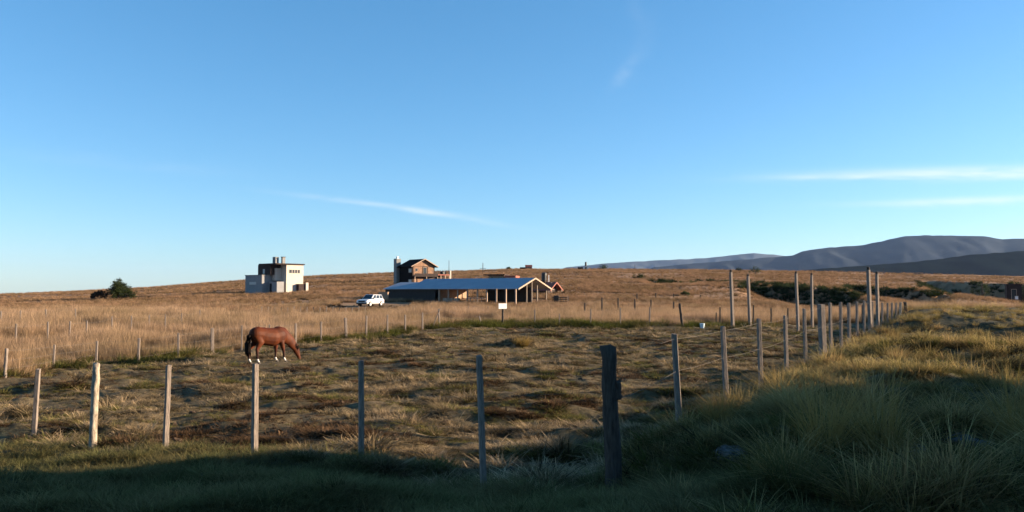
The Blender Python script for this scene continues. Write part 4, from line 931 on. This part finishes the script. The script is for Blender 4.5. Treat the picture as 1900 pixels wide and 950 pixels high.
fan = [tuft_mesh("fan_tuft", G_straw if i % 2 else G_bank, 80, .46, .6, .09, .40, .011, 4, 90+i, .7 + .3*(i % 3)) for i in range(6)]
X, Y = sample(24000, 6.5, 75, 42, 2); d, b = zone(X, Y); k = (d > .5) & (X > 2.2) & (worley(X, Y, 1.05, 5) < .3) & ~near_rock(X, Y) & (rng.random(len(X)) < np.clip(.22 + 2.0*fbm(X, Y, 2.0, 65, 2), .02, 1)); X, Y = X[k], Y[k]
scatter("fan_tussocks", "taller pale fan-shaped tussocks scattered through the bank grass", fan, X, Y, .45 + .75*rng.random(len(X))**1.5)
scrub = [tuft_mesh("shade_tuft", M_leaf_d, 90, .8, .5, .55, .5, .12, 3, 120+i, .5) for i in range(4)]  # dark tufts that deepen the shade on the gully banks by colour
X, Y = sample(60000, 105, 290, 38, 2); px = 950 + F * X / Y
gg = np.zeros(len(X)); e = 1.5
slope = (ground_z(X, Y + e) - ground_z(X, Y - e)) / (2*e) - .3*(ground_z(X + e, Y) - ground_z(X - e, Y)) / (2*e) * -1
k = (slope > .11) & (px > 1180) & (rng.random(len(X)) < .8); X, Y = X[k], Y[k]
scatter("gully_shade_scrub", "dark tufts put on the gully banks to stand for their shade", scrub, X, Y, .5 + .8*rng.random(len(X)))
dark = [tuft_mesh("dark_weed", M_leaf_b, 40, .42, .5, .3, .5, .05, 3, 140+i, .5) for i in range(3)]
X, Y = sample(26000, 30, 330, 38, 2); d, b = zone(X, Y); k = (b < -2) & (d < 0) & (rng.random(len(X)) < np.clip(-.02 + 2.0*fbm(X, Y*.7, 13, 85, 3), 0, 1)); X, Y = X[k], Y[k]
scatter("field_weeds", "low dark brown weeds speckled through the dry fields", dark, X, Y, .4 + .8*rng.random(len(X))**2)
wd = [tuft_mesh("leafy_weed", M_leaf_b if i == 0 else G_weed, 70, .22, .6, .20, .8, .03, 2, 150+i, .4) for i in range(3)]
X, Y = sample(16000, 5, 40, 42, 2); d, b = zone(X, Y); k = (d > -.5) & (X > 1.5) & ~near_rock(X, Y) & (rng.random(len(X)) < np.clip(.1 + 2.0*fbm(X, Y, 1.6, 87, 3), 0, 1)); X, Y = X[k], Y[k]
scatter("bank_weeds", "low dark leafy weeds between the tussocks of the bank", wd, X, Y, .4 + .7*rng.random(len(X)))
M_clod = mat("dung_and_earth", (.075, .05, .032), .95, .1, var=.5, scale=9); clods = []
for i in range(4):
    bm = bmesh.new(); bmesh.ops.create_icosphere(bm, subdivisions=2, radius=.1); rr_ = random.Random(i)
    for v in bm.verts: v.co *= rr_.uniform(.7, 1.25); v.co.z *= .55
    me = bpy.data.meshes.new("clod"); bm.to_mesh(me); bm.free(); me.materials.append(M_clod); clods.append(me)
X, Y = sample(5200, 7, 62, 38, 2); d, b = zone(X, Y); k = (b > 0) & (d < -.5) & (rng.random(len(X)) < np.clip(.12 + .8*fbm(X, Y, 4, 95, 2), .03, 1)); X, Y = X[k], Y[k]
scatter("earth_clods", "dark clods of dung and earth strewn over the trodden paddock", clods, X, Y, .3 + .9*rng.random(len(X))**2.5, .3)
# the big single tussocks
G_single = grass_mat("single_tussock", (.10, .07, .02), (.34, .23, .07), (.66, .45, .18), (.45, .31, .1), 3, .4, .9)
for lab, px, py, h, seed in (("bright yellow grass tussock in the sun beside the side fence", 1440, 755, .62, 1), ("tall wispy tussock in shade, left one of the two biggest", 1530, 855, .80, 2),
        ("tall fan-shaped tussock in shade, right one of the two biggest", 1640, 865, .86, 3), ("tall pale tussock cut by the right edge of the picture", 1893, 850, .85, 4),
        ("low green tussock at the bottom right of the corner post", 1475, 925, .45, 5), ("soft brown tussock at the foot of the second side-fence post", 1335, 800, .55, 6),
        ("dry straw tussock topping the earth mound in the paddock", 968, 642, .45, 7)):
    q = on_ground(px, py); o = thing("grass_tussock", lab, "tussock", q, group="single large grass tussocks")
    me = tuft_mesh("blades", G_single if seed != 5 else G_green, 360, h*1.05, .7, .12 if seed != 7 else .3, .30, .008 if seed != 7 else .02, 5, 100+seed, .8)
    c = bpy.data.objects.new("blades", me); COL.objects.link(c); c.parent = o
print("done")
